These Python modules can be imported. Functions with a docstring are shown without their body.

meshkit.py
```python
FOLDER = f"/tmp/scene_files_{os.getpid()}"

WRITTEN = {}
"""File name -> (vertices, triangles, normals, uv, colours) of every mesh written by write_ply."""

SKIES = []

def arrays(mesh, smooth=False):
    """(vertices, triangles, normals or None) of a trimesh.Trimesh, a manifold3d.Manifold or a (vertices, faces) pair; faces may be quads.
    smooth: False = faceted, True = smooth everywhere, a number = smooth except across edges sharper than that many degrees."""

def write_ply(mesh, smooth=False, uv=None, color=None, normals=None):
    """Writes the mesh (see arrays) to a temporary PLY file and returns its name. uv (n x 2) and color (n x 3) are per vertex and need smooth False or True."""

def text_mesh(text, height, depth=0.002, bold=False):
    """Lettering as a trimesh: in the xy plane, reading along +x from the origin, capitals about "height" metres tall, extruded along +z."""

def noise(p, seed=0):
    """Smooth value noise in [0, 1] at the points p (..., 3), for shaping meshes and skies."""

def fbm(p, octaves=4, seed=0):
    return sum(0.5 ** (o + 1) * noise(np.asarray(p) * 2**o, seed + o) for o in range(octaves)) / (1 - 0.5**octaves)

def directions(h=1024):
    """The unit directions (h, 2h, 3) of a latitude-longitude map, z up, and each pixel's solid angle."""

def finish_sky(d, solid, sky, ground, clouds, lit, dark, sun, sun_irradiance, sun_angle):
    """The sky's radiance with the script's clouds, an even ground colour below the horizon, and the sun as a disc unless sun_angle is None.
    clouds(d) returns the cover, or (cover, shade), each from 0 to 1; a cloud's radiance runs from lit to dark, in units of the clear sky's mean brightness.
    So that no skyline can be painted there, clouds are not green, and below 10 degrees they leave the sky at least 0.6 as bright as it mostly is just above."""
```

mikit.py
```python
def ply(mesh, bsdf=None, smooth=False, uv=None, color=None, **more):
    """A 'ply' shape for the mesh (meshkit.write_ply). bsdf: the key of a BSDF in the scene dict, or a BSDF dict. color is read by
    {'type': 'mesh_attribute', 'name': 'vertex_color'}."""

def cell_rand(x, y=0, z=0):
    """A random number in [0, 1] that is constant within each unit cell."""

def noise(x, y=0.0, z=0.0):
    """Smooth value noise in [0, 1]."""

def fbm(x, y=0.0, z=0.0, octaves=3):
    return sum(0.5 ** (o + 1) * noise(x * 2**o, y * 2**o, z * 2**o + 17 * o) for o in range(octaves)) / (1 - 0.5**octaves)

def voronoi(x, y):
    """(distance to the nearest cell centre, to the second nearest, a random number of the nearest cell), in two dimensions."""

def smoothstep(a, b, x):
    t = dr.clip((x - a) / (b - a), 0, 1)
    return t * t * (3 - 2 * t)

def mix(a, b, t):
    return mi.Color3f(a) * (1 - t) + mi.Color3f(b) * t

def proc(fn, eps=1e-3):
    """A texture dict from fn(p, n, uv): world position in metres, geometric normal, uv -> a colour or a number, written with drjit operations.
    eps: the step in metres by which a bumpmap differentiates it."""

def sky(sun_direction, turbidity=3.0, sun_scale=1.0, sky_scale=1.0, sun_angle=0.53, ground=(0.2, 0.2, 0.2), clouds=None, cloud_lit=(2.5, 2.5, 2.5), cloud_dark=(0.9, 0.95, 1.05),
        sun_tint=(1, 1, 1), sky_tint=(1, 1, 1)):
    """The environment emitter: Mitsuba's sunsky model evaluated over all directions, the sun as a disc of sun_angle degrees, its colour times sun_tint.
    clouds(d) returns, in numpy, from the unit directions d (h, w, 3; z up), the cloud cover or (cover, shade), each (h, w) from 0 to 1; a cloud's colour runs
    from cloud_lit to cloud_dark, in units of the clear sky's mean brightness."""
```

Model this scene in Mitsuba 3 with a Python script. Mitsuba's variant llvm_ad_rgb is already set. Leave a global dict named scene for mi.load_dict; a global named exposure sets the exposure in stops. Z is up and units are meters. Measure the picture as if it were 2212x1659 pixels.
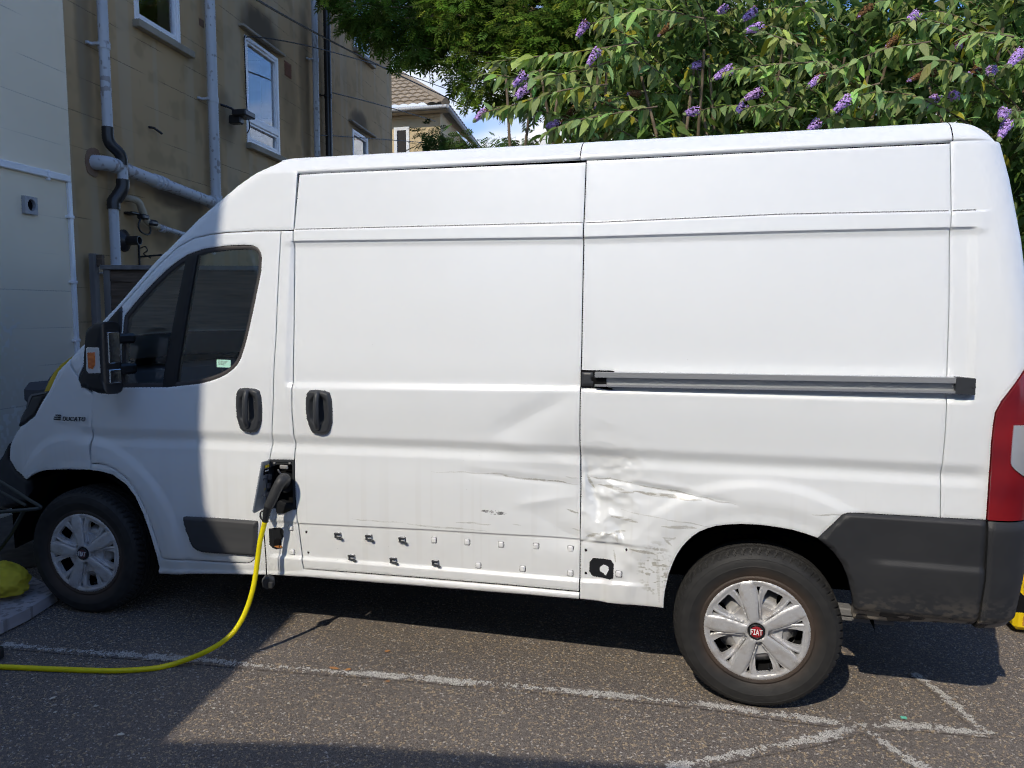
import math
import numpy as np
import trimesh
import shapely
import shapely.ops
import shapely.affinity
import drjit as dr
import mitsuba as mi
import mikit
import meshkit
from shapely.geometry import Polygon, Point, LineString
from scipy.spatial import Delaunay

T = mi.ScalarTransform4f
scene, labels = {}, {}

# ------------------------------------------------------------------ camera, sky, exposure
EYE = np.array([3.2875, -3.2331, 1.6735])
YAW, PITCH, ROLL, FOV = 0.26837, 0.095469, 0.003064, 67.0
FW = np.array([-math.sin(YAW) * math.cos(PITCH), math.cos(YAW) * math.cos(PITCH), -math.sin(PITCH)])
_r = np.cross(FW, [0, 0, 1]); _r /= np.linalg.norm(_r)
_u = np.cross(_r, FW)
RT = _r * math.cos(ROLL) + _u * math.sin(ROLL)
UP = -_r * math.sin(ROLL) + _u * math.cos(ROLL)
scene['camera'] = {'type': 'perspective', 'fov': FOV, 'fov_axis': 'x', 'near_clip': 0.05, 'far_clip': 600.0,
                   'to_world': T().look_at(origin=EYE.tolist(), target=(EYE + FW).tolist(), up=UP.tolist())}
SUN = np.array([-0.26, -1.10, 1.0])          # towards the sun: behind the photographer, a little to the left


def clouds(d):
    z = np.maximum(d[..., 2], 0.03)
    q = np.stack([d[..., 0] / (z + 0.25) * 2.3, d[..., 1] / (z + 0.25) * 2.3, z * 0 + 3.7], -1)
    n = meshkit.fbm(q, 5, seed=342)
    cover = np.clip((n - 0.49) / 0.16, 0, 1)
    low = np.clip(1.25 - z * 1.3, 0.25, 1)
    return cover * low, np.clip((n - 0.62) / 0.25, 0, 0.6)


scene['sky'] = mikit.sky(SUN.tolist(), turbidity=3.0, clouds=clouds, sun_scale=0.52, sun_tint=(0.88, 0.98, 1.12), sky_tint=(0.76, 0.95, 1.26), cloud_lit=(2.6, 2.6, 2.6))
exposure = 2.24

# ------------------------------------------------------------------ small helpers
K = 1106.0 / math.tan(math.radians(FOV / 2))
rng = np.random.default_rng(7)


def rays(px):
    """View directions of points measured on the photograph (in a 2212 x 1659 grid), used to survey real positions."""
    px = np.atleast_2d(np.asarray(px, float))
    return (px[:, :1] - 1106) / K * RT - (px[:, 1:2] - 829.5) / K * UP + FW


def on_y(px, y):
    d = rays(px)
    return EYE + ((np.asarray(y) - EYE[1]) / d[:, 1])[:, None] * d


def ground_z(x):
    return 0.048 - 0.0115 * np.clip(np.asarray(x, float), -6, 9)


def on_ground(px, up=0.0):
    d = rays(px)
    t = (0.048 - 0.0115 * EYE[0] + up - EYE[2]) / (d[:, 2] + 0.0115 * d[:, 0])
    return EYE + t[:, None] * d


def sbox(x0, x1, z0, z1):
    return shapely.geometry.box(x0, z0, x1, z1)


def ref(k):
    return {'type': 'ref', 'id': k}


def number(key):
    if key not in USED:
        USED.add(key)
        return key
    i = COUNT.get(key, 0) + 1
    COUNT[key] = i
    k = f'{key}_{i:03d}'
    USED.add(k)
    return k


USED, COUNT = set(), {}


def add(name, mesh, mat, parent=None, smooth=False, color=None, kind=None, label=None, normals=None, **more):
    key = number(parent + '__' + name if parent else name)
    if isinstance(mesh, (list,)):
        mesh = trimesh.util.concatenate(mesh)
    scene[key] = mikit.ply(mesh, mat, smooth=smooth, color=color, **more)
    if kind or label:
        labels[key] = {}
        if label:
            labels[key]['label'] = label
        if kind:
            labels[key]['kind'] = kind
    return key


def thing(name, label, cat, group=None):
    key = number(name)
    labels[key] = {'label': label, 'category': cat}
    if group:
        labels[key]['group'] = group
    return key


def tag(key, label, cat, group=None):
    labels[key] = {'label': label, 'category': cat}
    if group:
        labels[key]['group'] = group


def box(x0, x1, y0, y1, z0, z1, bevel=0.0):
    if bevel <= 0:
        m = trimesh.creation.box((x1 - x0, y1 - y0, z1 - z0))
        m.apply_translation(((x0 + x1) / 2, (y0 + y1) / 2, (z0 + z1) / 2))
        return m
    pts = []
    for sx in (0, 1):
        for sy in (0, 1):
            for sz in (0, 1):
                for k in range(3):
                    b = [bevel] * 3
                    b[k] = 0
                    pts.append([x0 + b[0] if sx == 0 else x1 - b[0], y0 + b[1] if sy == 0 else y1 - b[1], z0 + b[2] if sz == 0 else z1 - b[2]])
    return trimesh.convex.convex_hull(np.array(pts))


def catmull(P, n=10):
    P = np.asarray(P, float)
    Q = np.vstack([2 * P[0] - P[1], P, 2 * P[-1] - P[-2]])
    out = []
    t = np.linspace(0, 1, n, endpoint=False)[:, None]
    for i in range(1, len(Q) - 2):
        a, b, c, d = Q[i - 1], Q[i], Q[i + 1], Q[i + 2]
        out.append(0.5 * ((2 * b) + (-a + c) * t + (2 * a - 5 * b + 4 * c - d) * t ** 2 + (-a + 3 * b - 3 * c + d) * t ** 3))
    return np.vstack(out + [P[-1:]])


def tube(P, r, sides=10, cap=True):
    P = np.asarray(P, float)
    n = len(P)
    r = np.broadcast_to(np.asarray(r, float), (n,))
    t = np.gradient(P, axis=0)
    t /= np.linalg.norm(t, axis=1, keepdims=True) + 1e-12
    a = np.cross(t[0], [0, 0, 1] if abs(t[0][2]) < 0.9 else [1, 0, 0])
    a /= np.linalg.norm(a)
    A = [a]
    for i in range(1, n):
        a = A[-1] - t[i] * (A[-1] @ t[i])
        A.append(a / (np.linalg.norm(a) + 1e-12))
    A = np.array(A)
    B = np.cross(t, A)
    ang = np.arange(sides) * 2 * np.pi / sides
    v = P[:, None] + r[:, None, None] * (np.cos(ang)[None, :, None] * A[:, None] + np.sin(ang)[None, :, None] * B[:, None])
    i, j = np.meshgrid(np.arange(n - 1), np.arange(sides), indexing='ij')
    q = np.stack([i * sides + j, i * sides + (j + 1) % sides, (i + 1) * sides + (j + 1) % sides, (i + 1) * sides + j], -1).reshape(-1, 4)
    f = np.vstack([q[:, [0, 1, 2]], q[:, [0, 2, 3]]])
    v = v.reshape(-1, 3)
    if cap:
        k = len(v)
        v = np.vstack([v, P[:1], P[-1:]])
        j = np.arange(sides)
        f = np.vstack([f, np.stack([j * 0 + k, (j + 1) % sides, j], 1), np.stack([j * 0 + k + 1, (n - 1) * sides + j, (n - 1) * sides + (j + 1) % sides], 1)])
    return trimesh.Trimesh(v, f, process=False)


def lathe(prof, n=48, axis='z', center=(0, 0, 0)):
    """prof: (radius, height) rows; revolved about the axis."""
    prof = np.asarray(prof, float)
    a = np.arange(n) * 2 * np.pi / n
    x = prof[:, None, 0] * np.cos(a)
    y = prof[:, None, 0] * np.sin(a)
    z = np.repeat(prof[:, 1:2], n, 1)
    v = {'z': (x, y, z), 'y': (x, z, y), 'x': (z, x, y)}[axis]
    v = np.stack(v, -1).reshape(-1, 3) + np.asarray(center)
    i, j = np.meshgrid(np.arange(len(prof) - 1), np.arange(n), indexing='ij')
    q = np.stack([i * n + j, i * n + (j + 1) % n, (i + 1) * n + (j + 1) % n, (i + 1) * n + j], -1).reshape(-1, 4)
    return trimesh.Trimesh(v, np.vstack([q[:, [0, 1, 2]], q[:, [0, 2, 3]]]), process=False)


def ico(c, r, sub=1, scale=(1, 1, 1)):
    m = trimesh.creation.icosphere(subdivisions=sub, radius=r)
    m.apply_scale(scale) if not isinstance(scale, tuple) else m.apply_transform(np.diag([*scale, 1.0]))
    m.apply_translation(c)
    return m


def extrude(poly, depth):
    return trimesh.creation.extrude_polygon(poly, depth, engine='earcut')


# ------------------------------------------------------------------ materials
mix, noise, fbm, voronoi, cell_rand, smoothstep = mikit.mix, mikit.noise, mikit.fbm, mikit.voronoi, mikit.cell_rand, mikit.smoothstep


def principled(color, rough=0.5, **k):
    c = mikit.proc(color) if callable(color) else {'type': 'rgb', 'value': list(color)}
    r = mikit.proc(rough) if callable(rough) else rough
    return {'type': 'principled', 'base_color': c, 'roughness': r, **k}


def two(b):
    return {'type': 'twosided', 'bsdf': b}


def bump(b, fn, scale=1.0, eps=1e-3):
    return {'type': 'bumpmap', 'arbitrary': mikit.proc(fn, eps), 'scale': scale, 'bsdf': b}


def seg_dist(px, pz, a, b):
    ax, az = a
    bx, bz = b
    lx, lz = bx - ax, bz - az
    l2 = lx * lx + lz * lz
    t = dr.clip(((px - ax) * lx + (pz - az) * lz) / l2, 0, 1)
    return dr.sqrt(dr.square(px - ax - t * lx) + dr.square(pz - az - t * lz)), t


# ---- scratches and scuffs on the damaged flank: end points (x, z) in metres, half width, strength
SCRATCH = []


def paint_color(p, n, uv):
    base = mi.Color3f(0.755, 0.775, 0.785)
    side = p.y < 0.35
    # road film that gets a little thicker towards the sill, and rain streaks
    film = smoothstep(0.9, 0.35, p.z) * (0.25 + 0.5 * fbm(p.x * 3, p.z * 5, 1.0))
    streak = smoothstep(0.62, 0.9, noise(p.x * 55.0, p.z * 1.3, 5.0)) * smoothstep(1.25, 0.55, p.z) * 0.22
    c = mix(base, mi.Color3f(0.50, 0.47, 0.42), dr.clip(film * 0.35 + streak * 0.5, 0, 1))
    grime = mi.Float(0)
    wob = (noise(p.x * 18.0, p.z * 18.0, 2.0) - 0.5) * 0.010
    for (a, b, w, s) in SCRATCH:
        d, t = seg_dist(p.x, p.z + wob, a, b)
        ww = w * (0.25 + 0.75 * dr.sin(t * math.pi))
        br = smoothstep(0.25, 0.6, noise(p.x * 60.0, p.z * 340.0, 9.0))
        grime = dr.maximum(grime, s * smoothstep(ww, ww * 0.4, d) * (0.35 + 0.65 * br))
    # scuffed patch in front of the rear wheel
    dx, dz = (p.x - 3.03) / 0.085, (p.z - 0.585) / 0.14
    patch = smoothstep(1.0, 0.25, dx * dx + dz * dz) * smoothstep(0.50, 0.74, noise(p.x * 40.0, p.z * 160.0, 3.0) * 0.6 + 0.4 * noise(p.x * 130.0, p.z * 130.0, 4.0))
    grime = dr.maximum(grime, patch * 0.75)
    # black crayon-like rub on the sliding door
    dx, dz = (p.x - 2.315) / 0.065, (p.z + (p.x - 2.315) * 0.06 - 0.775) / 0.011
    rub = smoothstep(1.0, 0.5, dx * dx + dz * dz) * smoothstep(0.52, 0.60, noise(p.x * 170.0, p.z * 330.0, 8.0))
    c = mix(c, mi.Color3f(0.33, 0.32, 0.27), dr.select(side, dr.clip(grime, 0, 1), 0))
    return mix(c, mi.Color3f(0.06, 0.06, 0.06), dr.select(side, rub * 0.9, 0))


scene['mat_paint'] = {'type': 'twosided',
                      'front': principled(paint_color, 0.34, specular=0.5, clearcoat=0.7, clearcoat_gloss=0.97),
                      'back': {'type': 'diffuse', 'reflectance': {'type': 'rgb', 'value': [0.02, 0.02, 0.022]}}}
scene['mat_paint_plain'] = two(principled((0.72, 0.74, 0.75), 0.34, specular=0.5, clearcoat=0.6, clearcoat_gloss=0.95))


def cladding_color(p, n, uv):
    c = mix((0.021, 0.0225, 0.026), (0.034, 0.0345, 0.037), fbm(p.x * 9, p.y * 9, p.z * 9))
    low = smoothstep(0.62, 0.46, p.z) * smoothstep(0.42, 0.65, fbm(p.x * 30.0, p.z * 50.0, 1.5))
    edge = smoothstep(0.505, 0.478, p.z) * smoothstep(0.48, 0.56, noise(p.x * 26.0, p.z * 50.0, 2.0))
    c = mix(c, mi.Color3f(0.11, 0.095, 0.08), low * 0.6)
    return mix(c, mi.Color3f(0.34, 0.30, 0.25), edge * 0.8)


scene['mat_cladding'] = two(bump(principled(cladding_color, 0.52, specular=0.35), lambda p, n, uv: noise(p.x * 420.0, p.y * 420.0, p.z * 420.0), 0.0003, 6e-4))
scene['mat_moulding'] = two(principled(lambda p, n, uv: mix((0.048, 0.050, 0.054), (0.068, 0.069, 0.072), fbm(p.x * 3, p.z * 40, 2.0)), 0.5, specular=0.35))
scene['mat_black_plastic'] = two(principled((0.016, 0.017, 0.019), 0.34, specular=0.45))
scene['mat_handle'] = two(principled((0.038, 0.041, 0.046), 0.42, specular=0.4))
scene['mat_dark'] = two({'type': 'diffuse', 'reflectance': {'type': 'rgb', 'value': [0.012, 0.012, 0.013]}})
scene['mat_interior'] = two({'type': 'diffuse', 'reflectance': {'type': 'rgb', 'value': [0.09, 0.093, 0.10]}})
scene['mat_seat'] = two({'type': 'diffuse', 'reflectance': {'type': 'rgb', 'value': [0.10, 0.105, 0.115]}})
scene['mat_window_rim'] = two(principled((0.055, 0.050, 0.050), 0.45, specular=0.4))
scene['mat_cab_glass'] = {'type': 'thindielectric', 'int_ior': 1.52, 'specular_transmittance': {'type': 'rgb', 'value': [0.84, 0.90, 0.88]}}


def tyre_color(p, n, uv):
    dx = dr.select(p.x < 1.7, p.x - 0.035, p.x - 3.447)
    r = dr.sqrt(dx * dx + dr.square(p.z - 0.36))
    ang = dr.atan2(p.z - 0.36, dx)
    base = mix((0.015, 0.015, 0.016), (0.026, 0.026, 0.026), noise(p.x * 40, p.y * 40, p.z * 40))
    dust = smoothstep(0.285, 0.215, r + 0.03 * noise(dr.cos(ang) * 3, dr.sin(ang) * 3, 1.0))
    film = 0.14 * fbm(p.x * 12, p.y * 12, p.z * 12)
    c = mix(base, mi.Color3f(0.075, 0.050, 0.036), dr.clip(dust * 0.85, 0, 1))
    return mix(c, mi.Color3f(0.085, 0.080, 0.074), film)


scene['mat_tyre'] = two(bump(principled(tyre_color, 0.62, specular=0.35), lambda p, n, uv: noise(p.x * 300, p.y * 300, p.z * 300), 0.0003, 8e-4))


def cap_color(p, n, uv):
    d = fbm(p.x * 26, p.y * 26, p.z * 26)
    speck = smoothstep(0.80, 0.86, noise(p.x * 210, p.z * 210, 3.0))
    c = mix((0.60, 0.60, 0.61), (0.47, 0.425, 0.385), smoothstep(0.45, 0.75, d) * 0.6 + smoothstep(0.045, 0.075, p.y) * 0.6)
    return mix(c, mi.Color3f(0.72, 0.71, 0.68), speck * 0.5)


scene['mat_hubcap'] = two(principled(cap_color, 0.42, metallic=0.45, specular=0.5))
scene['mat_steel'] = two(principled((0.44, 0.43, 0.42), 0.42, metallic=0.5))
scene['mat_badge_red'] = two(principled((0.30, 0.008, 0.016), 0.25, clearcoat=1.0))
scene['mat_badge_shaded'] = two(principled((0.09, 0.025, 0.03), 0.4))  # the red badge again, with the front wheel's shade put into its colour
scene['mat_white_print'] = two(principled((0.78, 0.78, 0.78), 0.4))
scene['mat_chrome'] = {'type': 'roughconductor', 'material': 'Cr', 'alpha': 0.12}
scene['mat_chrome'] = two(scene['mat_chrome'])
scene['mat_rail'] = two(principled((0.40, 0.41, 0.42), 0.30, metallic=0.45))
scene['mat_red_lens'] = two(principled(lambda p, n, uv: mix((0.15, 0.004, 0.008), (0.24, 0.008, 0.010), noise(p.x * 9, p.y * 9, p.z * 14)), 0.16, specular=0.5, clearcoat=1.0, clearcoat_gloss=0.98))
scene['mat_clear_lens'] = two(principled((0.62, 0.63, 0.65), 0.08, metallic=0.5, clearcoat=1.0))
scene['mat_amber'] = two(principled(lambda p, n, uv: mix((0.55, 0.10, 0.015), (0.75, 0.22, 0.05), noise(p.x * 60, p.y * 60, p.z * 90)), 0.2, clearcoat=1.0))
scene['mat_lens_glass'] = {'type': 'thindielectric', 'int_ior': 1.5}
scene['mat_mirror'] = two({'type': 'roughconductor', 'material': 'Al', 'alpha': 0.03})
scene['mat_sticker'] = two(principled((0.42, 0.72, 0.60), 0.5))
scene['mat_yellow_cable'] = two(principled(lambda p, n, uv: mix((0.78, 0.66, 0.004), (0.62, 0.50, 0.012), smoothstep(0.55, 0.8, fbm(p.x * 30, p.y * 30, p.z * 30)) * 0.6), 0.36, specular=0.5))
scene['mat_yellow_plastic'] = two(principled((0.80, 0.56, 0.008), 0.42))
scene['mat_yellow_paint'] = two(principled((0.62, 0.45, 0.03), 0.4))
scene['mat_yellow_cloth'] = two(principled(lambda p, n, uv: mix((0.56, 0.47, 0.03), (0.42, 0.34, 0.025), fbm(p.x * 30, p.y * 30, p.z * 30)), 0.85, sheen=0.4))
scene['mat_flap'] = two(principled((0.27, 0.30, 0.34), 0.36, metallic=0.2))
scene['mat_gun'] = two(principled((0.038, 0.039, 0.041), 0.5, specular=0.4))
scene['mat_clip_grey'] = two(principled((0.16, 0.16, 0.165), 0.5))
scene['mat_headlamp'] = two(principled((0.022, 0.020, 0.020), 0.1, clearcoat=1.0))
scene['mat_orange_rust'] = two(principled((0.42, 0.16, 0.04), 0.7))


def stones(p, s):
    return voronoi(p.x * s + 0.25 * noise(p.x * 40, p.y * 40, 1.0), p.y * s)


def asphalt_color(p, n=None, uv=None):
    d1, d2, w = stones(p, 125.0)
    big = fbm(p.x * 1.1, p.y * 1.1, 3.0)
    stone = mix((0.072, 0.062, 0.056), (0.135, 0.117, 0.104), w)
    stone = mix(stone, mi.Color3f(0.235, 0.180, 0.120), smoothstep(0.82, 0.88, cell_rand(w * 977.0)))
    stone = mix(stone, mi.Color3f(0.28, 0.26, 0.24), smoothstep(0.965, 0.965, cell_rand(w * 311.0 + 7.0)))
    c = mix(stone, mi.Color3f(0.038, 0.034, 0.032), smoothstep(0.05, 0.0, (d2 - d1) - 0.10) * 0.8)
    return c * (1.38 + 0.62 * big)


def asphalt_bump(p, n, uv):
    d1, d2, w = stones(p, 125.0)
    return smoothstep(0.0, 0.45, d2 - d1) * (0.5 + 0.5 * w)


scene['mat_asphalt'] = bump(principled(asphalt_color, 0.78, specular=0.3), asphalt_bump, 0.0042, 1.2e-3)


def line_color(p, n, uv):
    d1, d2, w = stones(p, 125.0)
    edge = uv.x                                           # 0 at the rim of the stripe, 1 along its middle
    worn = 0.45 * fbm(p.x * 6, p.y * 6, 6.0) + 0.30 * noise(p.x * 48, p.y * 48, 2.0) + 0.25 * noise(p.x * 150, p.y * 150, 5.0) + 0.16 * (w - 0.5)
    on = smoothstep(0.47, 0.53, worn + 0.30 * smoothstep(0.0, 0.9, edge) - 0.215) * smoothstep(0.06, 0.17, d2 - d1)
    paint = mix((0.66, 0.64, 0.60), (0.40, 0.38, 0.35), noise(p.x * 120, p.y * 120, 4.0))
    return mix(asphalt_color(p), paint, on)


scene['mat_line'] = bump(principled(line_color, 0.75, specular=0.3), asphalt_bump, 0.0042, 1.2e-3)


def slab_color(p, n, uv):
    c = mix((0.26, 0.24, 0.25), (0.40, 0.37, 0.38), fbm(p.x * 9, p.y * 9, p.z * 9, 4))
    return mix(c, mi.Color3f(0.10, 0.09, 0.08), smoothstep(0.58, 0.74, noise(p.x * 50, p.y * 50, 3.0)) * 0.5)


scene['mat_slab'] = bump(principled(slab_color, 0.85), lambda p, n, uv: fbm(p.x * 60, p.y * 60, p.z * 60), 0.004)
scene['mat_soil'] = principled(lambda p, n, uv: mix((0.035, 0.028, 0.022), (0.09, 0.075, 0.055), fbm(p.x * 20, p.y * 20, 1.0)), 0.9)

SC = 0.305


def scribe(z, off):
    q = (z - off) / SC
    return dr.abs(q - dr.floor(q + 0.5)) * SC


# stains with a shape of their own on the rendered house: (u, z, half width, half height, strength)
STAIN = [(6.05, 5.30, 0.62, 0.30, 0.95), (9.9, 4.97, 0.55, 0.26, 0.9), (4.02, 2.86, 0.55, 0.16, 0.8), (4.25, 2.55, 0.35, 0.45, 0.75), (3.7, 2.42, 0.25, 0.2, 0.5), (2.60, 4.0, 0.12, 1.0, 0.55), (7.45, 4.9, 0.22, 1.3, 0.55),
         (8.3, 4.6, 0.25, 1.6, 0.45), (5.05, 3.95, 0.25, 0.35, 0.5), (10.0, 6.4, 0.5, 0.4, 0.6), (6.9, 4.6, 0.30, 0.6, 0.35), (4.75, 3.3, 0.22, 0.6, 0.35)]


def wall_uv(p):
    return -0.12533 * (p.x + 1.91) + 0.99211 * p.y, p.z


def render_color(p, n, uv):
    u, z = wall_uv(p)
    big = fbm(u * 0.7, z * 0.7, 2.0, 4)
    fine = fbm(u * 5, z * 5, 7.0, 3)
    c = mix((0.36, 0.245, 0.122), (0.48, 0.345, 0.195), big)
    c = mix(c, mi.Color3f(0.27, 0.195, 0.10), smoothstep(0.5, 0.75, fine) * 0.5)
    run = smoothstep(0.55, 0.8, noise(u * 9, z * 0.5, 4.0)) * 0.35
    c = mix(c, mi.Color3f(0.42, 0.36, 0.26), run)
    dirt = mi.Float(0)
    for (a, b, w, h, s) in STAIN:
        q = dr.square((u - a) / w) + dr.square((z - b) / h)
        dirt = dr.maximum(dirt, s * smoothstep(1.3, 0.15, q + 0.9 * (fine - 0.5)))
    c = mix(c, mi.Color3f(0.045, 0.040, 0.032), dirt * 0.85)
    line = smoothstep(0.006, 0.001, scribe(z, 0.03)) * smoothstep(0.35, 0.6, noise(u * 2.5, z * 6, 3.0))
    return mix(c, mi.Color3f(0.06, 0.05, 0.035), line * 0.6)


def wall_bump(p, n, uv):
    u, z = wall_uv(p)
    return 0.4 * fbm(u * 22, z * 22, 1.0, 3) + 0.6 * smoothstep(0.0, 0.006, scribe(z, 0.03))


scene['mat_render'] = two(bump(principled(render_color, 0.9, specular=0.2), wall_bump, 0.004, 2e-3))


def cream_color(p, n, uv):
    u, z = wall_uv(p)
    c = mix((0.70, 0.615, 0.455), (0.80, 0.71, 0.54), fbm(u * 1.4, z * 1.4, 5.0, 4))
    c = mix(c, mi.Color3f(0.46, 0.45, 0.40), smoothstep(2.2, 0.6, z) * 0.75)
    spot = smoothstep(0.66, 0.74, noise(u * 34, z * 34, 1.0)) * smoothstep(0.55, 0.75, fbm(u * 2.0, z * 2.0, 8.0)) * smoothstep(2.2, 1.3, z)
    c = mix(c, mi.Color3f(0.62, 0.62, 0.58), spot * 0.7)
    line = smoothstep(0.005, 0.001, scribe(z, -0.01)) * smoothstep(0.35, 0.65, noise(u * 2.5, z * 6, 3.0))
    return mix(c, mi.Color3f(0.20, 0.20, 0.18), line * 0.45)


def cream_bump(p, n, uv):
    u, z = wall_uv(p)
    return 0.4 * fbm(u * 20, z * 20, 1.0, 3) + 0.25 * smoothstep(0.0, 0.006, scribe(z, -0.01)) + 0.5 * smoothstep(0.64, 0.74, noise(u * 34, z * 34, 1.0)) * smoothstep(2.2, 1.3, z)


scene['mat_cream'] = two(bump(principled(cream_color, 0.7, specular=0.3), cream_bump, 0.004, 2e-3))
scene['mat_block'] = two(principled(lambda p, n, uv: mix((0.40, 0.40, 0.39), (0.48, 0.48, 0.47), fbm(p.x, p.y, p.z)), 0.9))
scene['mat_house_roof'] = two(principled((0.16, 0.10, 0.08), 0.9))


def pipe_color(p, n, uv):
    c = mix((0.40, 0.42, 0.44), (0.47, 0.49, 0.51), noise(p.x * 6, p.y * 6, p.z * 2))
    chip = smoothstep(0.63, 0.70, noise(p.x * 40, p.y * 40, p.z * 22) * 0.6 + 0.4 * noise(p.x * 4, p.y * 4, p.z * 3))
    return mix(c, mi.Color3f(0.20, 0.17, 0.16), chip * 0.7)


scene['mat_pipe'] = two(principled(pipe_color, 0.5, specular=0.4))
scene['mat_pipe_black'] = two(principled((0.016, 0.016, 0.018), 0.35, specular=0.5))
scene['mat_pipe_cream'] = two(principled((0.36, 0.31, 0.22), 0.55))
scene['mat_upvc'] = two(principled((0.72, 0.73, 0.74), 0.3, specular=0.5))
scene['mat_house_glass'] = {'type': 'thindielectric', 'int_ior': 2.0, 'specular_transmittance': {'type': 'rgb', 'value': [0.6, 0.65, 0.7]}}
scene['mat_sill'] = two(principled(lambda p, n, uv: mix((0.34, 0.30, 0.23), (0.22, 0.19, 0.14), fbm(p.x * 7, p.y * 7, p.z * 7)), 0.85))
scene['mat_mortar'] = two(principled(lambda p, n, uv: mix((0.15, 0.075, 0.045), (0.24, 0.17, 0.11), fbm(p.x * 16, p.y * 16, p.z * 16)), 0.95))
scene['mat_terracotta'] = two(principled((0.20, 0.09, 0.05), 0.85))
scene['mat_grey_plastic'] = two(principled((0.30, 0.30, 0.31), 0.5))


def wood_color(p, n, uv):
    g = fbm(p.x * 4 + p.y * 4, p.z * 70, 2.0, 3)
    return mix((0.055, 0.038, 0.027), (0.15, 0.105, 0.072), g)


scene['mat_wood'] = two(principled(wood_color, 0.8, specular=0.2))
scene['mat_wood_grey'] = two(principled(lambda p, n, uv: mix((0.10, 0.09, 0.085), (0.19, 0.175, 0.16), fbm(p.x * 30, p.y * 30, p.z * 3)), 0.8))
scene['mat_far_wall'] = two(principled(lambda p, n, uv: mix((0.52, 0.41, 0.235), (0.62, 0.50, 0.31), fbm(p.x * 1.3, p.y * 1.3, p.z * 1.3)), 0.9))
scene['mat_tile'] = two(principled(lambda p, n, uv: mix((0.17, 0.135, 0.095), (0.30, 0.245, 0.18), fbm(p.x * 3, p.y * 3, p.z * 5)), 0.85))
scene['mat_dark_metal'] = two(principled((0.045, 0.052, 0.050), 0.3, metallic=0.4))
scene['mat_cable_black'] = two(principled((0.012, 0.012, 0.013), 0.5))
scene['mat_curtain'] = two({'type': 'diffuse', 'reflectance': {'type': 'rgb', 'value': [0.05, 0.055, 0.06]}})
VC = {'type': 'mesh_attribute', 'name': 'vertex_color'}
scene['mat_leaf'] = {'type': 'principledthin', 'base_color': VC, 'roughness': 0.42, 'diff_trans': 0.85, 'spec_trans': 0.0, 'eta': 1.4}
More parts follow.
